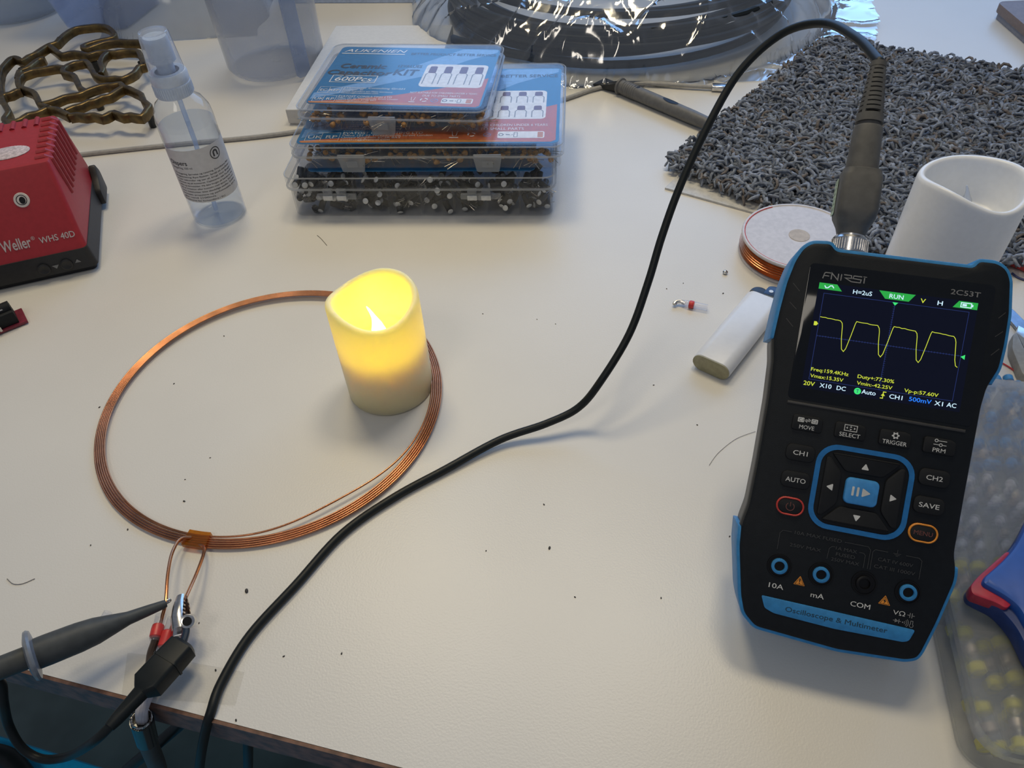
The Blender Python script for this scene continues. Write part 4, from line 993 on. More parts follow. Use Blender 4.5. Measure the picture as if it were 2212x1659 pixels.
def height_bag(x, y):
    r = math.hypot(x/1.06, y*1.07 if y < 0 else y)
    dome = 60 if r < 168 else 60*max(0, 1-((r-168)/56.0))**.55 if r < 224 else 0
    k = .35+min(1, dome/30)*.65
    n1 = noise.noise((x*.010, y*.016, 1.3)); n2 = abs(noise.noise((x*.017+4, y*.028, 2.1))); n3 = abs(noise.noise((x*.045, y*.05+8, .4)))
    crease = (1-min(1, n2*4))**2*9+(1-min(1, n3*4))**2*2.5
    lift = 5 if r > 226 else 0
    return max(1.0, dome + 7*n1*k + crease*k + lift*abs(n1)*2 - .5)
bagq = MB(m_bag); nx, ny = 190, 150; vs, fs = [], []
X0, X1, Y0, Y1 = -235, 280, -225, 235
idx = {}
def in_bag(x, y):
    return (abs(x-20)/250.0)**3.2+(abs(y-5)/222.0)**3.2 < 1+.06*noise.noise((x*.03, y*.03, 5))
for j in range(ny+1):
    for i in range(nx+1):
        x = X0+(X1-X0)*i/nx; y = Y0+(Y1-Y0)*j/ny
        if in_bag(x, y): idx[i, j] = len(vs); vs.append((x, y, height_bag(x, y)))
for j in range(ny):
    for i in range(nx):
        k = [(i, j), (i+1, j), (i+1, j+1), (i, j+1)]
        if all(c in idx for c in k): fs.append([idx[c] for c in k])
bagq.add(vs, fs)
bago = bagq.build('plastic_bag', None, angle=70, loc=hc); tag(bago, 'clear crumpled plastic bag covering the coil of black hose', 'bag')

# ------------------------------------------------------------------ translucent containers at the back left
m_fro = clear('frosted', (.90, .91, .93), .20, (.60, .62, .66), .35, .8, .45)
m_fro2 = clear('frosted_blue', (.82, .87, .95), .30, (.55, .62, .76), .3, .8, .4)
cpt = at(600, 140, 0)
cup = thing('frosted_cup', 'tall frosted plastic cup standing behind the flat white box', 'cup', cpt)
MB(m_fro).lathe([(.01, 1.2), (40, 1.2), (46, 3), (49, 8), (53, 150), (54.5, 152), (54, 152.6), (51.8, 150), (47.6, 8), (44, 4.2), (.01, 2.4)], 56).build('cup_wall', cup)
MB(m_fro2).prism(rrect(-7, 7, 0, 146, 2), 0, 4, M=Matrix.Translation((33, -37, 4)) @ Matrix.Rotation(math.radians(40), 4, 'Z') @ Matrix.Rotation(PI/2, 4, 'X')).build('handle', cup)  # invented strip, added for a lighter upright streak on the cup
tpt = at(200, 66, 0)
tub = thing('frosted_tub', 'bluish frosted plastic tub behind the brass trivet', 'tub', tpt, math.radians(-12))
a = rrect(-38, 42, 0, 90, 12); b2_ = rrect(-60, 58, -20, 112, 12)
MB(m_fro2).loft([ring(offset(a, -1.5), 3), ring(offset(b2_, -1.5), 132), ring(b2_, 132), ring(offset(a, -.5), 2), ring(offset(a, -4), .3)], None, True, True).build('tub_wall', tub)
MB(m_fro2).loft([ring(offset(b2_, 4), 128), ring(offset(b2_, 4), 132.6), ring(offset(b2_, -1.5), 132.6), ring(offset(b2_, -1.5), 128), ring(offset(b2_, 4), 128)], None, False, False).build('tub_rim', tub)
m_film = clear('soft_film', (.84, .85, .86), .30, (.48, .48, .47), .2, 1.2, .4)
fpt = at(372, 95, 0)
q = MB(m_film); vs, fs = [], []; nn = 60
for j in range(nn+1):
    for i in range(nn+1):
        u = i/nn*2-1; v = j/nn*2-1
        x = u*92; y = v*74+82
        e = max(0, 1-(abs(u)**2.6+abs(v)**2.6))
        z = 75*e**.55 + (1-min(1, abs(noise.noise((x*.02, y*.03, 3)))*4))*14*e**.5+6*noise.noise((x*.06, y*.06, 7))*e**.5
        ww = 1-.10*noise.noise((u*2, v*2, 9))
        vs.append((x*ww, y*ww, max(.6, z)))
for j in range(nn):
    for i in range(nn): k = j*(nn+1)+i; fs.append((k, k+1, k+nn+2, k+nn+1))
q.add(vs, fs); fo = q.build('plastic_bag', None, angle=70, loc=fpt); tag(fo, 'puffed translucent plastic bag standing between the frosted tub and frosted cup', 'bag')
lft = at(52, 60, 0)
jar = thing('clear_jar', 'clear plastic jar at the far left corner behind the trivet', 'jar', lft+Vector((-30, 60, 0)))
MB(clear('jar_plastic', (.9, .92, .94), .16, (.6, .64, .7), .2, 1.0)).lathe([(.01, 1), (52, 1), (58, 4), (62, 140), (63, 142), (61, 142), (56.6, 5), (50, 2.4), (.01, 2.4)], 56).build('jar_wall', jar)
bk = thing('paper_packet', 'bluish white packet leaning behind the frosted cup', 'packet', at(880, 40, 0)+Vector((-62, 55, 0)), math.radians(-8))
MB(mat('packet_blue', (.42, .50, .66), .5)).loft([ring(rrect(-95, 70, 0, 3, 1), 0.5), ring([(p[0], p[1]+28) for p in rrect(-92, 66, 0, 3, 1)], 95)]).build('packet_sheet', bk)

# ------------------------------------------------------------------ carpet sample on a thin board
P_ = [(139, 541), (190, 488), (239, 434), (264, 412), (330, 390), (430, 440), (560, 590), (331, 751)]
ctr = Vector((330, 560, 0))
m_back = mat('carpet_backing', (0.19, 0.17, 0.15), .9, var=.2)
sheet = thing('plastic_sheet', 'thin pale plastic sheet under the shaggy carpet piece', 'sheet', ctr)
SP = [at(1436, 409), at(1640, 466), at(1830, 540), Vector((300, 430, 0)), Vector((330, 720, 0)), at(1650, 178), at(1528, 320)]
MB(mat('sheet_white', (0.60, 0.59, 0.56), .4)).prism([((p-ctr).x, (p-ctr).y) for p in SP], .1, 1.6).build('sheet', sheet, smooth=False)
carpet = thing('carpet_sample', 'shaggy dark grey carpet piece lying at the back right', 'carpet', ctr+Vector((0, 0, 1.7)))
cp = [(a-ctr.x, b-ctr.y) for a, b in P_]
MB(m_back).prism(rounded(cp, 6), 0, 4.5, ch=.8).build('backing', carpet)
def inside(x, y, poly):
    c = False
    for i in range(len(poly)):
        (x1, y1), (x2, y2) = poly[i-1], poly[i]
        if (y1 > y) != (y2 > y) and x < (x2-x1)*(y-y1)/(y2-y1)+x1: c = not c
    return c
yarn = [mat('yarn_dark', (0.135, 0.150, 0.180), .9, var=.2), mat('yarn_mid', (0.21, 0.235, 0.28), .9, var=.2), mat('yarn_light', (0.29, 0.32, 0.38), .9, var=.2), mat('yarn_brown', (0.18, 0.155, 0.140), .9, var=.2)]
pile = MB(*yarn)
vis = [(139, 541), (239, 434), (264, 412), (330, 390), (430, 440), (500, 560), (500, 640), (331, 751)]
vis = [(a-ctr.x, b-ctr.y) for a, b in vis]
sq_ = [(1, 0), (.31, .95), (-.81, .59), (-.81, -.59), (.31, -.95)]
cnt = 0
step = 2.6
iy = 0; y = -210.0
while y < 230:
    x = -230.0
    while x < 250:
        px, py = x+rnd.uniform(-1.6, 1.6), y+rnd.uniform(-1.6, 1.6)
        if inside(px, py, vis):
            a = rnd.uniform(0, 2*PI); ln = rnd.uniform(4, 8.5); hh = rnd.uniform(6.5, 12.5); rr = rnd.uniform(.95, 1.4)
            b = a+rnd.uniform(-1.6, 1.6); r0 = rnd.random()
            k = 0 if r0 < .34 else 1 if r0 < .74 else 2 if r0 < .9 else 3
            z0 = 3.5; P5 = [Vector((px, py, z0))]; aa = a; el = rnd.uniform(.9, 1.5); sgn = rnd.choice((-1, 1)); sl = (hh+ln)*.21
            for q5 in range(5):
                P5.append(P5[-1]+Vector((math.cos(aa)*math.cos(el), math.sin(aa)*math.cos(el), math.sin(el)))*sl)
                aa += sgn*rnd.uniform(.2, 1.0); el -= rnd.uniform(.25, .75)
                if P5[-1].z > hh: el = min(el, -.1)
            pile.tube(P5, [rr*.7, rr, rr*1.08, rr*1.1, rr, rr*.45], 5, yarn[k], prof=sq_)
            cnt += 1
        x += step
    y += step
for i in range(len(vis)):                                             # yarn spilling over the edges
    if i in (4, 5, 6): continue
    a_ = Vector((*vis[i-1], 0)); b_ = Vector((*vis[i], 0)); dd = b_-a_; outw = Vector((dd.y, -dd.x, 0)).normalized()
    if outw.dot(-a_) > 0: outw = -outw
    for j in range(int(dd.length/1.3)):
        p0 = a_+dd*rnd.random()+Vector((0, 0, rnd.uniform(2, 6))); ln = rnd.uniform(4, 9); rr = rnd.uniform(.9, 1.35)
        t_ = dd.normalized()*rnd.uniform(-4, 4)
        pile.tube([p0, p0+outw*ln*.5+t_*.3+Vector((0, 0, rnd.uniform(0, 4))), p0+outw*ln*.8+t_+Vector((0, 0, rnd.uniform(-1, 5))), p0+outw*ln*.9+t_*1.8+Vector((0, 0, rnd.uniform(-3, 4)))], [rr, rr, rr, rr*.7], 5, rnd.choice(yarn), prof=sq_)
po = pile.build('pile', carpet, angle=80); tag(po, kind='stuff')

# ------------------------------------------------------------------ grey probe handle near the hose
g0, g1 = at(1338, 185, 7.5), at(1540, 272, 6.4)
gd = (g1-g0); pen = thing('test_probe', 'grey probe with two oval holes lying beside the carpet', 'probe', M=axis_M(g0, gd, Vector((0, 0, 1))))
PL = gd.length
m_pg = mat('pen_grey', (0.145, 0.145, 0.145), .5)
MB(m_pg).lathe([(4.2, 0), (7.0, .2), (7.6, 1.2), (7.4, 2.4), (6.1, 3), (6.2, 10), (6.2, PL*.35), (5.9, PL*.8), (5.2, PL), (4.6, PL+2), (.01, PL+3)], 36, cap0=True).build('handle', pen)
for i in range(7): MB(m_pg).lathe([(6.1, 6+i*2.3), (6.55, 6.5+i*2.3), (6.55, 7.3+i*2.3), (6.1, 7.8+i*2.3)], 32).build('grip_ring', pen)
for zc, rz, ry in ((PL*.20, 3.0, 2.2), (PL*.56, 8.5, 2.8)):
    q = MB(m_dark); n = 24
    vs = [(math.sqrt(max(0, 6.28**2-(ry*math.sin(2*PI*i/n))**2)), ry*math.sin(2*PI*i/n), zc+rz*math.cos(2*PI*i/n)) for i in range(n)]
    q.add(vs+[(6.3, 0, zc)], [(i, (i+1) % n, n) for i in range(n)]); q.build('oval_hole', pen)
MB(m_lk).loft([[(-3.5, -4.5, 0), (3.5, -4.5, 0), (3.5, 4.5, 0), (-3.5, 4.5, 0)], [(-5.5, -8.0, -14), (-3, -8.0, -14), (-2, 6.5, -14), (-5.5, 6.5, -14)], [(-6, -9, -26), (-4, -9, -26), (-4, 8, -26), (-6, 8, -26)]]).build('cable_boot', pen)

# ------------------------------------------------------------------ brown board top right
B0, B1, B2 = at(2143, 18, 0), at(2140, 35, 0), at(2225, 110, 0)
bb = thing('brown_box', 'flat brown board box with a rounded corner at the top right', 'box', B1, math.atan2((B2-B1).y, (B2-B1).x))
MB(mat('brown_board', (0.21, 0.155, 0.135), .45, var=.05)).prism(rrect(0, 260, 0, 200, 8), 6, 15, ch=1.0).build('top_plate', bb)
MB(mat('board_side', (0.24, 0.25, 0.30), .5)).prism(rrect(2, 258, 2, 198, 7), .1, 6.2).build('lower_plate', bb)  # bluish reflection along the thickness is put into this colour

# ------------------------------------------------------------------ hook probe at the lower left
m_pd = mat('probe_dark', (0.062, 0.068, 0.070), 0.5, spec=.35)
m_fl = mat('flange_grey', (0.20, 0.22, 0.25), 0.3)
h0 = at(358, 1304, 15); h1 = at(75, 1414, 26)
hd_ = h1-h0; HL = hd_.length
HM = axis_M(h0, hd_, Vector((0, 0, 1)))
hk = thing('hook_probe', 'dark grey hook probe clipped to the left copper lead wire', 'probe', M=HM)
MB(m_pd).lathe([(.01, -.5), (1.5, -.3), (1.9, .6), (2.1, 3), (2.5, HL*.15), (3.0, HL*.30), (4.4, HL*.42), (5.9, HL*.55), (6.5, HL*.68), (6.7, HL*.9), (6.6, HL)], 32).build('tip_sleeve', hk)
MB(m_metal).tube(spline([(0, 0, 2), (.2, 0, -1.0), (.6, .2, -2.2), (1.5, .3, -2.0), (1.7, .2, -.8)], 4), .5, 8).build('hook', hk)
MB(m_fl).lathe([(6.0, HL-1), (10.4, HL-.2), (11.0, HL+.8), (10.6, HL+1.8), (7.5, HL+2.8), (4.0, HL+3.0)], 44).build('flange', hk)
MB(m_pd).lathe([(4.9, HL+2), (4.8, HL+17), (5.6, HL+17.5), (5.6, HL+20)], 28).build('probe_neck', hk)
MB(m_fl).lathe([(5.4, HL+18), (10.2, HL+18.6), (11.0, HL+19.8), (10.4, HL+21), (6, HL+22)], 44).build('flange', hk)
MB(m_pd).lathe([(6.3, HL+21), (6.6, HL+24), (6.2, HL+90), (4, HL+96), (.01, HL+96)], 28).build('probe_grip', hk)

# ------------------------------------------------------------------ ground lead with its alligator clip
Gb0 = at(396, 1396, 14); Gn = at(236, 1571, 17)                      # the sheath
gl = thing('ground_lead', 'black ground lead whose alligator clip grips the right copper lead wire', 'cable', Gb0)
L3 = lambda p: Vector(p)-Gb0
gp = [at(252, 1553, 17), at(236, 1571, 16), at(200, 1604, 8), at(150, 1633, -20), at(95, 1640, -26), at(50, 1618, -22), at(20, 1570, -10), at(8, 1520, 6), at(4, 1480, 16), at(-8, 1462, 22)]
MB(m_cable).tube([L3(p) for p in spline(gp, 8)], [2.4]*1+[2.0]*(len(gp)*8-8), 12).build('wire', gl)
dv = Gn-Gb0; bl = dv.length/1.72; BM = axis_M(Vector((0, 0, 0)), dv, Vector((0, 0, 1)))
bq = MB(m_cable)
rr2 = lambda a, b_, k: rrect(-a, a, -b_, b_, k, 4)
bq.loft([ring(rr2(3.0, 4.4, 1.5), -1.5), ring(rr2(4.6, 6.2, 2), 0), ring(rr2(4.8, 6.4, 2), bl*.36)], None, True, True, M=BM)
bq.loft([ring(rr2(5.0, 6.9, 2), bl*.36), ring(rr2(5.0, 6.9, 2), bl*.40)], M=BM)
bq.loft([ring(rr2(4.8, 6.4, 2), bl*.40), ring(rr2(4.8, 6.4, 2), bl*.86), ring(rr2(3.6, 4.0, 2), bl*.98), ring(rr2(3.0, 3.2, 2), bl*1.02), ring(rr2(2.6, 2.6, 2), bl*1.55), ring(rr2(2.2, 2.2, 2), bl*1.72)], M=BM)
bq.build('clip_sheath', gl)
C0 = at(390, 1380, 13); C1 = at(392, 1292, 14); cv = C1-C0; cl_ = cv.length; CM = axis_M(L3(C0), cv, Vector((0, 0, 1)))
MB(mat('lead_blue_black', (0.014, 0.03, 0.055), .3)).tube(spline([L3(at(386, 1404, 14)), L3(at(396, 1385, 14)), L3(at(402, 1362, 14)), L3(at(398, 1345, 14))], 5), 1.7, 10).build('wire_end', gl)
m_clip = mat('clip_metal', (0.52, 0.46, 0.42), .3, 1.0, var=.15)
def jaw(side, mt, nm):
    q = MB(mt); n = 9; R = []
    for z, wv_, off in ((4, 3.2, 2.0), (10, 3.3, 2.8), (16, 2.9, 1.9), (21, 2.1, .7), (cl_-1, 1.5, .35)):
        P = []
        for i in range(n):
            a = -1.25+2.5*i/(n-1)
            P.append((wv_*math.sin(a), side*(off+.2+wv_*.75*(math.cos(a)-.3)), z))
        for i in reversed(range(n)):
            a = -1.25+2.5*i/(n-1)
            P.append(((wv_-.5)*math.sin(a), side*(off+.2+(wv_-.5)*.75*(math.cos(a)-.3)), z))
        R.append(P)
    q.loft(R, M=CM @ Matrix.Rotation(math.radians(70), 4, 'Z'))
    for k in range(4):
        q.box(-1.3, 1.3, side*.1, side*1.2, cl_-8+k*1.9, cl_-7.1+k*1.9, M=CM @ Matrix.Rotation(math.radians(70), 4, 'Z'))
    q.build(nm, gl, angle=40)
jaw(1, m_clip, 'jaw'); jaw(-1, m_metal, 'jaw')
PM_ = axis_M(L3(at(407, 1342, 14)), Vector((.25, -.45, .85)))
MB(m_metal).prism(circ(0, 0, 3.2, 24), -3.4, 3.4, ch=.4, M=PM_).build('pivot', gl)
MB(m_dark).prism(circ(0, 0, 2.0, 20), -3.7, 3.7, M=PM_).build('pivot_hole', gl)
MB(m_metal).prism(rrect(-3.6, -1, -3, 3, .8), 1, 6, ch=.5, M=CM @ Matrix.Translation((-1.0, -1.5, 2))).build('clip_tail', gl)

# ------------------------------------------------------------------ shielded cable soldered to the copper leads
S0 = at(300, 1545, -6)
sc_ = thing('shielded_cable', 'dark shielded cable hanging over the desk edge with two red solder sleeves', 'cable', S0)
L4 = lambda p: Vector(p)-S0
m_jk = mat('jacket_brown', (0.050, 0.046, 0.042), .5); m_wire_br = mat('wire_brown', (0.055, 0.038, 0.030), .4); m_wire_wh = mat('wire_white', (0.60, 0.58, 0.62), .4)
jp = [at(306, 1556, -6), at(312, 1580, -18), at(322, 1610, -34), at(338, 1650, -60), at(352, 1700, -110)]
MB(m_jk).tube([L4(p) for p in spline(jp, 6)], [4.4]+[4.1]*24, 16).build('jacket', sc_)
br = MB(m_metal); b_a = L4(jp[0]); bdir = (L4(jp[0])-L4(jp[1])).normalized(); XM = axis_M(b_a, bdir, Vector((0, 0, 1)))
br.lathe([(3.6, -3), (4.5, -.5), (4.2, 1.0), (3.6, 1.6), (3.4, .6)], 20, M=XM)
for i in range(26):
    a = rnd.uniform(0, 2*PI); br.tube([XM @ Vector((3.9*math.cos(a), 3.9*math.sin(a), -1)), XM @ Vector((4.4*math.cos(a+.2), 4.4*math.sin(a+.2), 1.4)), XM @ Vector((4.3*math.cos(a+.6), 4.3*math.sin(a+.6), rnd.uniform(2, 4)))], .22, 5)
br.build('braid', sc_)
MB(mat('clear_heatshrink', (0.03, 0.03, 0.03), .15)).tube([L4(at(306, 1556, -6)), L4(at(318, 1600, -26))], [4.9, 4.6], 18).build('heat_shrink', sc_)
w1 = [at(304, 1556, -6), at(303, 1540, 1.5), at(308, 1522, 3.0), at(318, 1498, 3.0), at(322, 1470, 3.5), at(323, 1440, 4.5), at(326, 1412, 6), at(334, 1388, 8), at(338, 1375, 9)]
MB(m_wire_br).tube([L4(p) for p in spline(w1[3:], 5)], 1.75, 10).build('brown_wire', sc_)
w2 = [at(310, 1556, -6), at(309, 1536, 1.6), at(316, 1514, 3.0), at(330, 1480, 3), at(343, 1440, 4), at(352, 1405, 6), at(358, 1388, 8)]
MB(m_wire_wh).tube([L4(p) for p in spline(w2, 5)], 2.1, 10).build('white_wire', sc_)
MB(m_wire_wh).tube([L4(p) for p in spline(w1[:5], 5)], 2.1, 10).build('white_wire', sc_)
for pa_, pb_ in ((at(335, 1380, 9), at(348, 1328, 9.5)), (at(352, 1402, 7.5), at(374, 1335, 9))):
    a, b_ = L4(pa_), L4(pb_)
    MB(m_slv).tube([a.lerp(b_, t) for t in (-.1, 0, .45, .55, 1)], [1.9, 2.5, 2.5, 2.3, 2.4], 16, cap=False).build('sleeve_tube', sc_)
    MB(m_slr).tube([a.lerp(b_, t) for t in (.02, .08, .42, .55, .6)], [2.0, 2.7, 2.75, 2.6, 1.9], 16).build('sleeve_band', sc_)

# clear pieces on the desk
m_tape = clear('sticky_tape', (.992, .992, .99), .012, (.55, .54, .52), .12, 1.0, .2)
tpo = at(400, 1465, 0)
tps = [at(276, 1411, 0), at(332, 1416, 0), at(528, 1452, 0), at(508, 1524, 0), at(263, 1503, 0)]
q = MB(m_tape); q.prism([((p-tpo).x, (p-tpo).y) for p in tps], .05, .28); to = q.build('sticky_tape', None, smooth=False, loc=tpo)
tag(to, 'strip of clear sticky tape on the desk edge under the wires', 'tape')
c0 = at(224, 1339, 2); c1_ = at(234, 1322, 2)
q = MB(m_slv); q.tube([Vector((0, 0, 2)), Vector((*(c1_-c0).xy, 2))], 2.0, 14, cap=False); o = q.build('plastic_tube', None, loc=(c0.x, c0.y, 0)); tag(o, 'short clear plastic tube lying behind the hook probe', 'tube')

# ------------------------------------------------------------------ below the desk edge
zb = -290
ba, bb_ = at(0, 1587, zb), at(236, 1660, zb); bv = bb_-ba
bn_ = thing('storage_bin', 'bright blue plastic bin below the desk edge at bottom left', 'bin', ba, math.atan2(bv.y, bv.x))
m_bin = mat('bin_blue', (0.012, 0.50, 0.90), .35, var=.03)
MB(m_bin).loft([ring(rrect(-280, 260, -330, -12, 20), -449.9), ring(rrect(-300, 280, -345, -4, 20), -12)], None).build('bin_body', bn_)
MB(m_bin).prism(rrect(-305, 285, -350, 0, 14), -14, 0, ch=5).build('bin_lid', bn_)
kp = [at(-40, 1625, zb+9), at(5, 1634, zb+9), at(30, 1650, zb+9), at(60, 1690, zb+9)]
q = MB(m_cable); q.tube([p-kp[1] for p in spline(kp, 6)], 8.0, 12); o = q.build('thick_cable', None, loc=kp[1]); tag(o, 'thick black cable lying on the blue bin lid', 'cable')
kp = [at(395, 1560, -52), at(376, 1577, -58), at(330, 1616, -70), at(275, 1662, -90), at(240, 1700, -110)]
q = MB(m_cable); q.tube([p-kp[1] for p in spline(kp, 6)], 2.9, 12); o = q.build('hanging_cable', None, loc=kp[1]); tag(o, 'black cable slanting under the desk edge beside the shielded cable', 'cable')
kp = [at(536, 1598, -42), at(536, 1620, -55), at(536, 1662, -90), at(535, 1700, -140)]
q = MB(m_cable); q.tube([p-kp[1] for p in spline(kp, 6)], 2.4, 12); o = q.build('hanging_cable', None, loc=kp[1]); tag(o, 'black cable hanging straight down under the desk edge right of the long probe cable', 'cable')

# ------------------------------------------------------------------ organizer box at the lower right
oa = math.radians(-12.5)
oo = at(2000, 1340, 0); ooM = flatM(oo, oa)
o_i = ooM.inverted()
near = o_i @ at(2040, 1640, 0); far = o_i @ at(2150, 822, 26)
org = thing('organizer_box', 'clear organizer box of solder sleeves right of the multimeter', 'box', oo, oa)
m_org = clear('organizer_plastic', (.93, .94, .95), .07, (.66, .68, .70), .22, .9, .4)
m_orgl = clear('organizer_lid', (.96, .97, .98),   .20, (.74, .77, .82), .30, .7, .6, blur=.6, blur_rough=.20)
ox0, ox1, oy0, oy1 = 1.0, 108.0, near.y-3, far.y
OH = 27.0
MB(m_org).shell(rrect(ox0, ox1, oy0, oy1, 11, 6), .1, OH-4, 1.4, 1.3, r=1.5).build('tray', org)
MB(m_orgl).shell(rrect(ox0-2.2, ox1+2.2, oy0-2.2, oy1+2.2, 13, 6), OH-6, OH, 1.4, -1.2, r=2).build('lid', org)
rows_ = [(oy0+14, 'y'), (oy0+46, 'y'), (oy0+78, 'y'), (oy0+104, 'w'), (oy0+130, 'w'), (oy0+158, 'b'), (oy0+186, 'b'), (oy0+208, 'b')]
for yy in (oy0+62, oy0+118, oy0+144):
    MB(m_org).box(ox0+1.6, ox1-1.6, yy-.5, yy+.5, 1.5, OH-7).build('divider', org, smooth=False)
MB(m_org).box((ox0+ox1)/2-.5, (ox0+ox1)/2+.5, oy0+1.6, oy1-1.6, 1.5, OH-7.2).build('divider', org, smooth=False)
m_sy = mat('sleeve_yellow', (.62, .55, .06), .4); m_sb = mat('sleeve_blue', (.04, .22, .52), .4); m_sw = mat('sleeve_white', (.55, .54, .56), .4); m_tin = mat('solder_ring', (.50, .40, .30), .35, .8)
m_dkr = mat('sleeve_end', (.07, .09, .16), .4)
SLV = {'y': ('clear solder sleeve with yellow bands inside the near half of the organizer box', m_sy), 'b': ('clear solder sleeve with blue bands inside the far half of the organizer box', m_sb),
       'w': ('clear solder sleeve with white bands inside the middle of the organizer box', m_sw)}
protoS = {}
def make_slv(k):
    lab_, mt = SLV[k]; r = 2.9 if k == 'y' else 2.3 if k == 'b' else 1.9; ln = 21 if k == 'y' else 19
    t = thing('solder_sleeve', lab_, 'connector', (0, 0, 0), 0, {'y': 'yellow', 'b': 'blue', 'r': 'red', 'w': 'white'}[k]+' solder sleeves in the organizer box')
    MB(m_slv).tube([(0, -ln/2, 0), (0, ln/2, 0)], r, 14, cap=False).build('tube', t)
    for s_ in (-1, 1):
        MB(mt).tube([(0, s_*ln*.36-2.2, 0), (0, s_*ln*.36-1.6, 0), (0, s_*ln*.36+1.6, 0), (0, s_*ln*.36+2.2, 0)], [r*.9, r*1.12, r*1.12, r*.9], 14).build('band', t)
    MB(m_tin).tube([(0, -1.6, 0), (0, 1.6, 0)], r*.96, 14).build('solder_ring', t)
    return t
for yy, k in rows_:
    for lay in range(2):
        x = ox0+6+rnd.uniform(0, 3)
        while x < ox1-34:
            zz = 7.5+lay*7.0
            if k not in protoS:
                t = protoS[k] = make_slv(k)
            else:
                src = protoS[k]; t = src.copy(); COL.objects.link(t)
                for ch_ in list(src.children):
                    c_ = ch_.copy(); COL.objects.link(c_); c_.parent = t
            p = ooM @ Vector((x, yy+rnd.uniform(-4, 4), zz)); t.location = p*S; t.rotation_euler = (0, 0, oa+rnd.uniform(-.16, .16))
            x += (9.0 if k == 'y' else 7.8)+rnd.uniform(0, 5.0)
# ------------------------------------------------------------------ crimping tool lying over the organizer box
zc = OH+.6
cq = lambda pts, z: [(p.x, p.y) for p in [at(a, b_, z)-cro for a, b_ in pts]]
cro = at(2200, 1270, zc)
crm = thing('crimping_tool', 'blue and red plier handle lying across the organizer box', 'pliers', cro)
m_cb = mat('handle_blue', (0.018, 0.085, 0.36), .42, var=.02); m_cr = mat('handle_red', (0.42, 0.025, 0.055), .45); m_cb2 = mat('handle_navy', (0.010, 0.035, 0.16), .45)
sil = rounded(cq([(2240, 1080), (2200, 1160), (2165, 1206), (2110, 1252), (2090, 1274), (2093, 1290), (2112, 1301), (2152, 1320), (2190, 1362), (2222, 1430), (2300, 1560), (2420, 1500), (2330, 1080)], zc+6), 6, 6)
MB(m_cb2).prism(sil, .1, 9, ch=.9, chb=.9).build('handle_core', crm)
redp = rounded(cq([(2176, 1190), (2110, 1248), (2094, 1268), (2098, 1286), (2152, 1305), (2172, 1318), (2188, 1304), (2162, 1270), (2190, 1214)], zc+10), 4, 5)
MB(m_cr).prism(redp, 5, 11.0, ch=.6).build('red_insert', crm)
blp = rounded(cq([(2250, 1060), (2196, 1176), (2168, 1210), (2126, 1246), (2122, 1260), (2172, 1288), (2200, 1310), (2240, 1380), (2300, 1500), (2400, 1440), (2320, 1070)], zc+13), 7, 6)
MB(m_cb).prism(blp, 6, 13.5, ch=1.6).build('blue_grip', crm)

# ------------------------------------------------------------------ tools and wires at the right edge
kq = at(2190, 700, 0)
kn_ = thing('craft_knife', 'steel blade tool with a pale clip at the right edge behind the organizer box', 'knife', kq)
fl2 = lambda pts, z: [(p.x, p.y) for p in [at(a, b_, z)-kq for a, b_ in pts]]
MB(mat('steel_blue', (.30, .34, .40), .25, 1.0)).prism(fl2([(2160, 645), (2192, 672), (2240, 720), (2240, 760), (2195, 708), (2160, 668)], 2), .3, 2.2, ch=.3).build('blade', kn_, smooth=False)
MB(m_metal).prism(fl2([(2200, 702), (2260, 730), (2260, 780), (2196, 718)], 6), 2.2, 6, ch=.6).build('blade_clip', kn_)
MB(mat('knife_body', (.30, .29, .26), .5)).prism(rounded(fl2([(2188, 722), (2196, 716), (2260, 762), (2260, 850), (2208, 806), (2186, 752)], 7), 2), .1, 7, ch=1.2).build('knife_handle', kn_)
rh0, rh1 = at(2186, 565, 3.2), at(2270, 600, 3.2)
q = MB(m_slr); q.tube([Vector((0, 0, 0)), rh1-rh0], 3.0, 12); o = q.build('red_rod', None, loc=rh0); tag(o, 'short red rod at the right edge below the shaggy carpet', 'rod')
def thin(name, pts, r, mt, label, cat, group=None):
    q = MB(mt); q.tube([p-pts[0] for p in spline(pts, 6)], r, 6); o = q.build(name, None, loc=pts[0]); tag(o, label, cat, group); return o
thin('thin_wire', [at(2150, 776, .6), at(2180, 793, .6), at(2215, 818, .6)], .45, m_slr, 'thin red wire crossing the right edge above the organizer box', 'wire')
thin('thin_wire', [at(2186, 590, .8), at(2200, 600, .8), at(2225, 608, .8)], .7, mat('wire_navy', (.05, .06, .16), .4), 'thin dark blue wire just below the red rod', 'wire')
m_hair = mat('hair', (.20, .17, .14), .5)
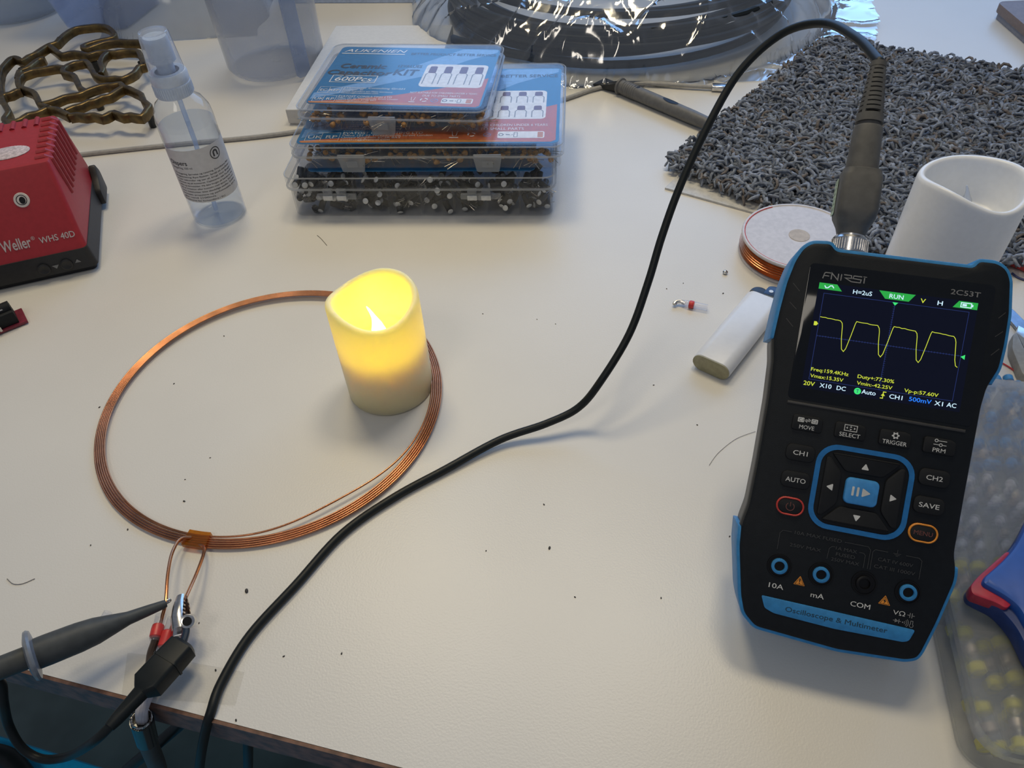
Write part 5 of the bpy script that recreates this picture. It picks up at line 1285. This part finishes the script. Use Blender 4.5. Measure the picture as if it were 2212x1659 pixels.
thin('hair_strand', [at(15, 1250, .3), at(28, 1261, .3), at(48, 1261, .3), at(75, 1250, .3)], .16, m_hair, 'curved hair strand on the desk at far left above the hook probe', 'hair')
thin('hair_strand', [at(1532, 1005, .3), at(1552, 978, .3), at(1590, 948, .3), at(1632, 932, .3)], .10, m_hair, 'faint curved hair strand on the desk left of the multimeter', 'hair')
thin('hair_strand', [at(2190, 790, .3), at(2204, 788, .3), at(2214, 782, .3)], .14, m_hair, 'short dark hair strand beside the thin red wire at the right edge', 'hair')
thin('hair_strand', [at(685, 508, .3), at(694, 516, .3), at(706, 530, .3)], .16, m_hair, 'short hair strand in front of the component boxes', 'hair')
# ---- crumbs
cr_ = MB(mat('crumb', (.05, .045, .04), .7)); cr_.lathe([(.01, 0), (.5, .05), (.62, .3), (.4, .6), (.01, .7)], 8)
cproto = None
for px, py, s_ in ((376, 829, 1), (398, 1083, 1.3), (454, 989, .8), (484, 726, 1), (276, 1144, 1.1), (533, 1277, 2.2), (1187, 1184, 1.6), (1175, 1090, 1), (1412, 832, .9), (1440, 624, .9), (1562, 634, 1.2), (1476, 612, .8), (1200, 700, .7), (1160, 690, .7),
                   (1043, 678, .8), (466, 1448, 1.1), (510, 1556, 1.1), (738, 1412, 1), (613, 1418, 1), (215, 880, 1.2), (400, 1036, .8), (1050, 1190, .8), (1242, 1290, .9), (1428, 1292, .9), (1506, 918, .9), (1576, 1159, .9), (196, 1178, .9), (430, 1346, .8)):
    if cproto is None: o = cproto = cr_.build('crumb')
    else: o = cproto.copy(); COL.objects.link(o)
    o.location = at(px, py, 0.02)*S; o.rotation_euler = (0, 0, rnd.uniform(0, 6)); o.scale = (s_*1.0, s_*.6, s_*.6)
    tag(o, 'tiny dark crumb of debris on the white desk', 'crumb', 'dark crumbs on the desk')
sb = MB(m_metal); sb.lathe([(.01, 0), (1.0, .1), (1.75, 1.0), (1.75, 1.6), (1.1, 2.3), (.01, 2.6)], 20); o = sb.build('solder_bead', None, loc=at(1566, 591, 0)); tag(o, 'small round solder bead on the desk left of the wire spool', 'bead')
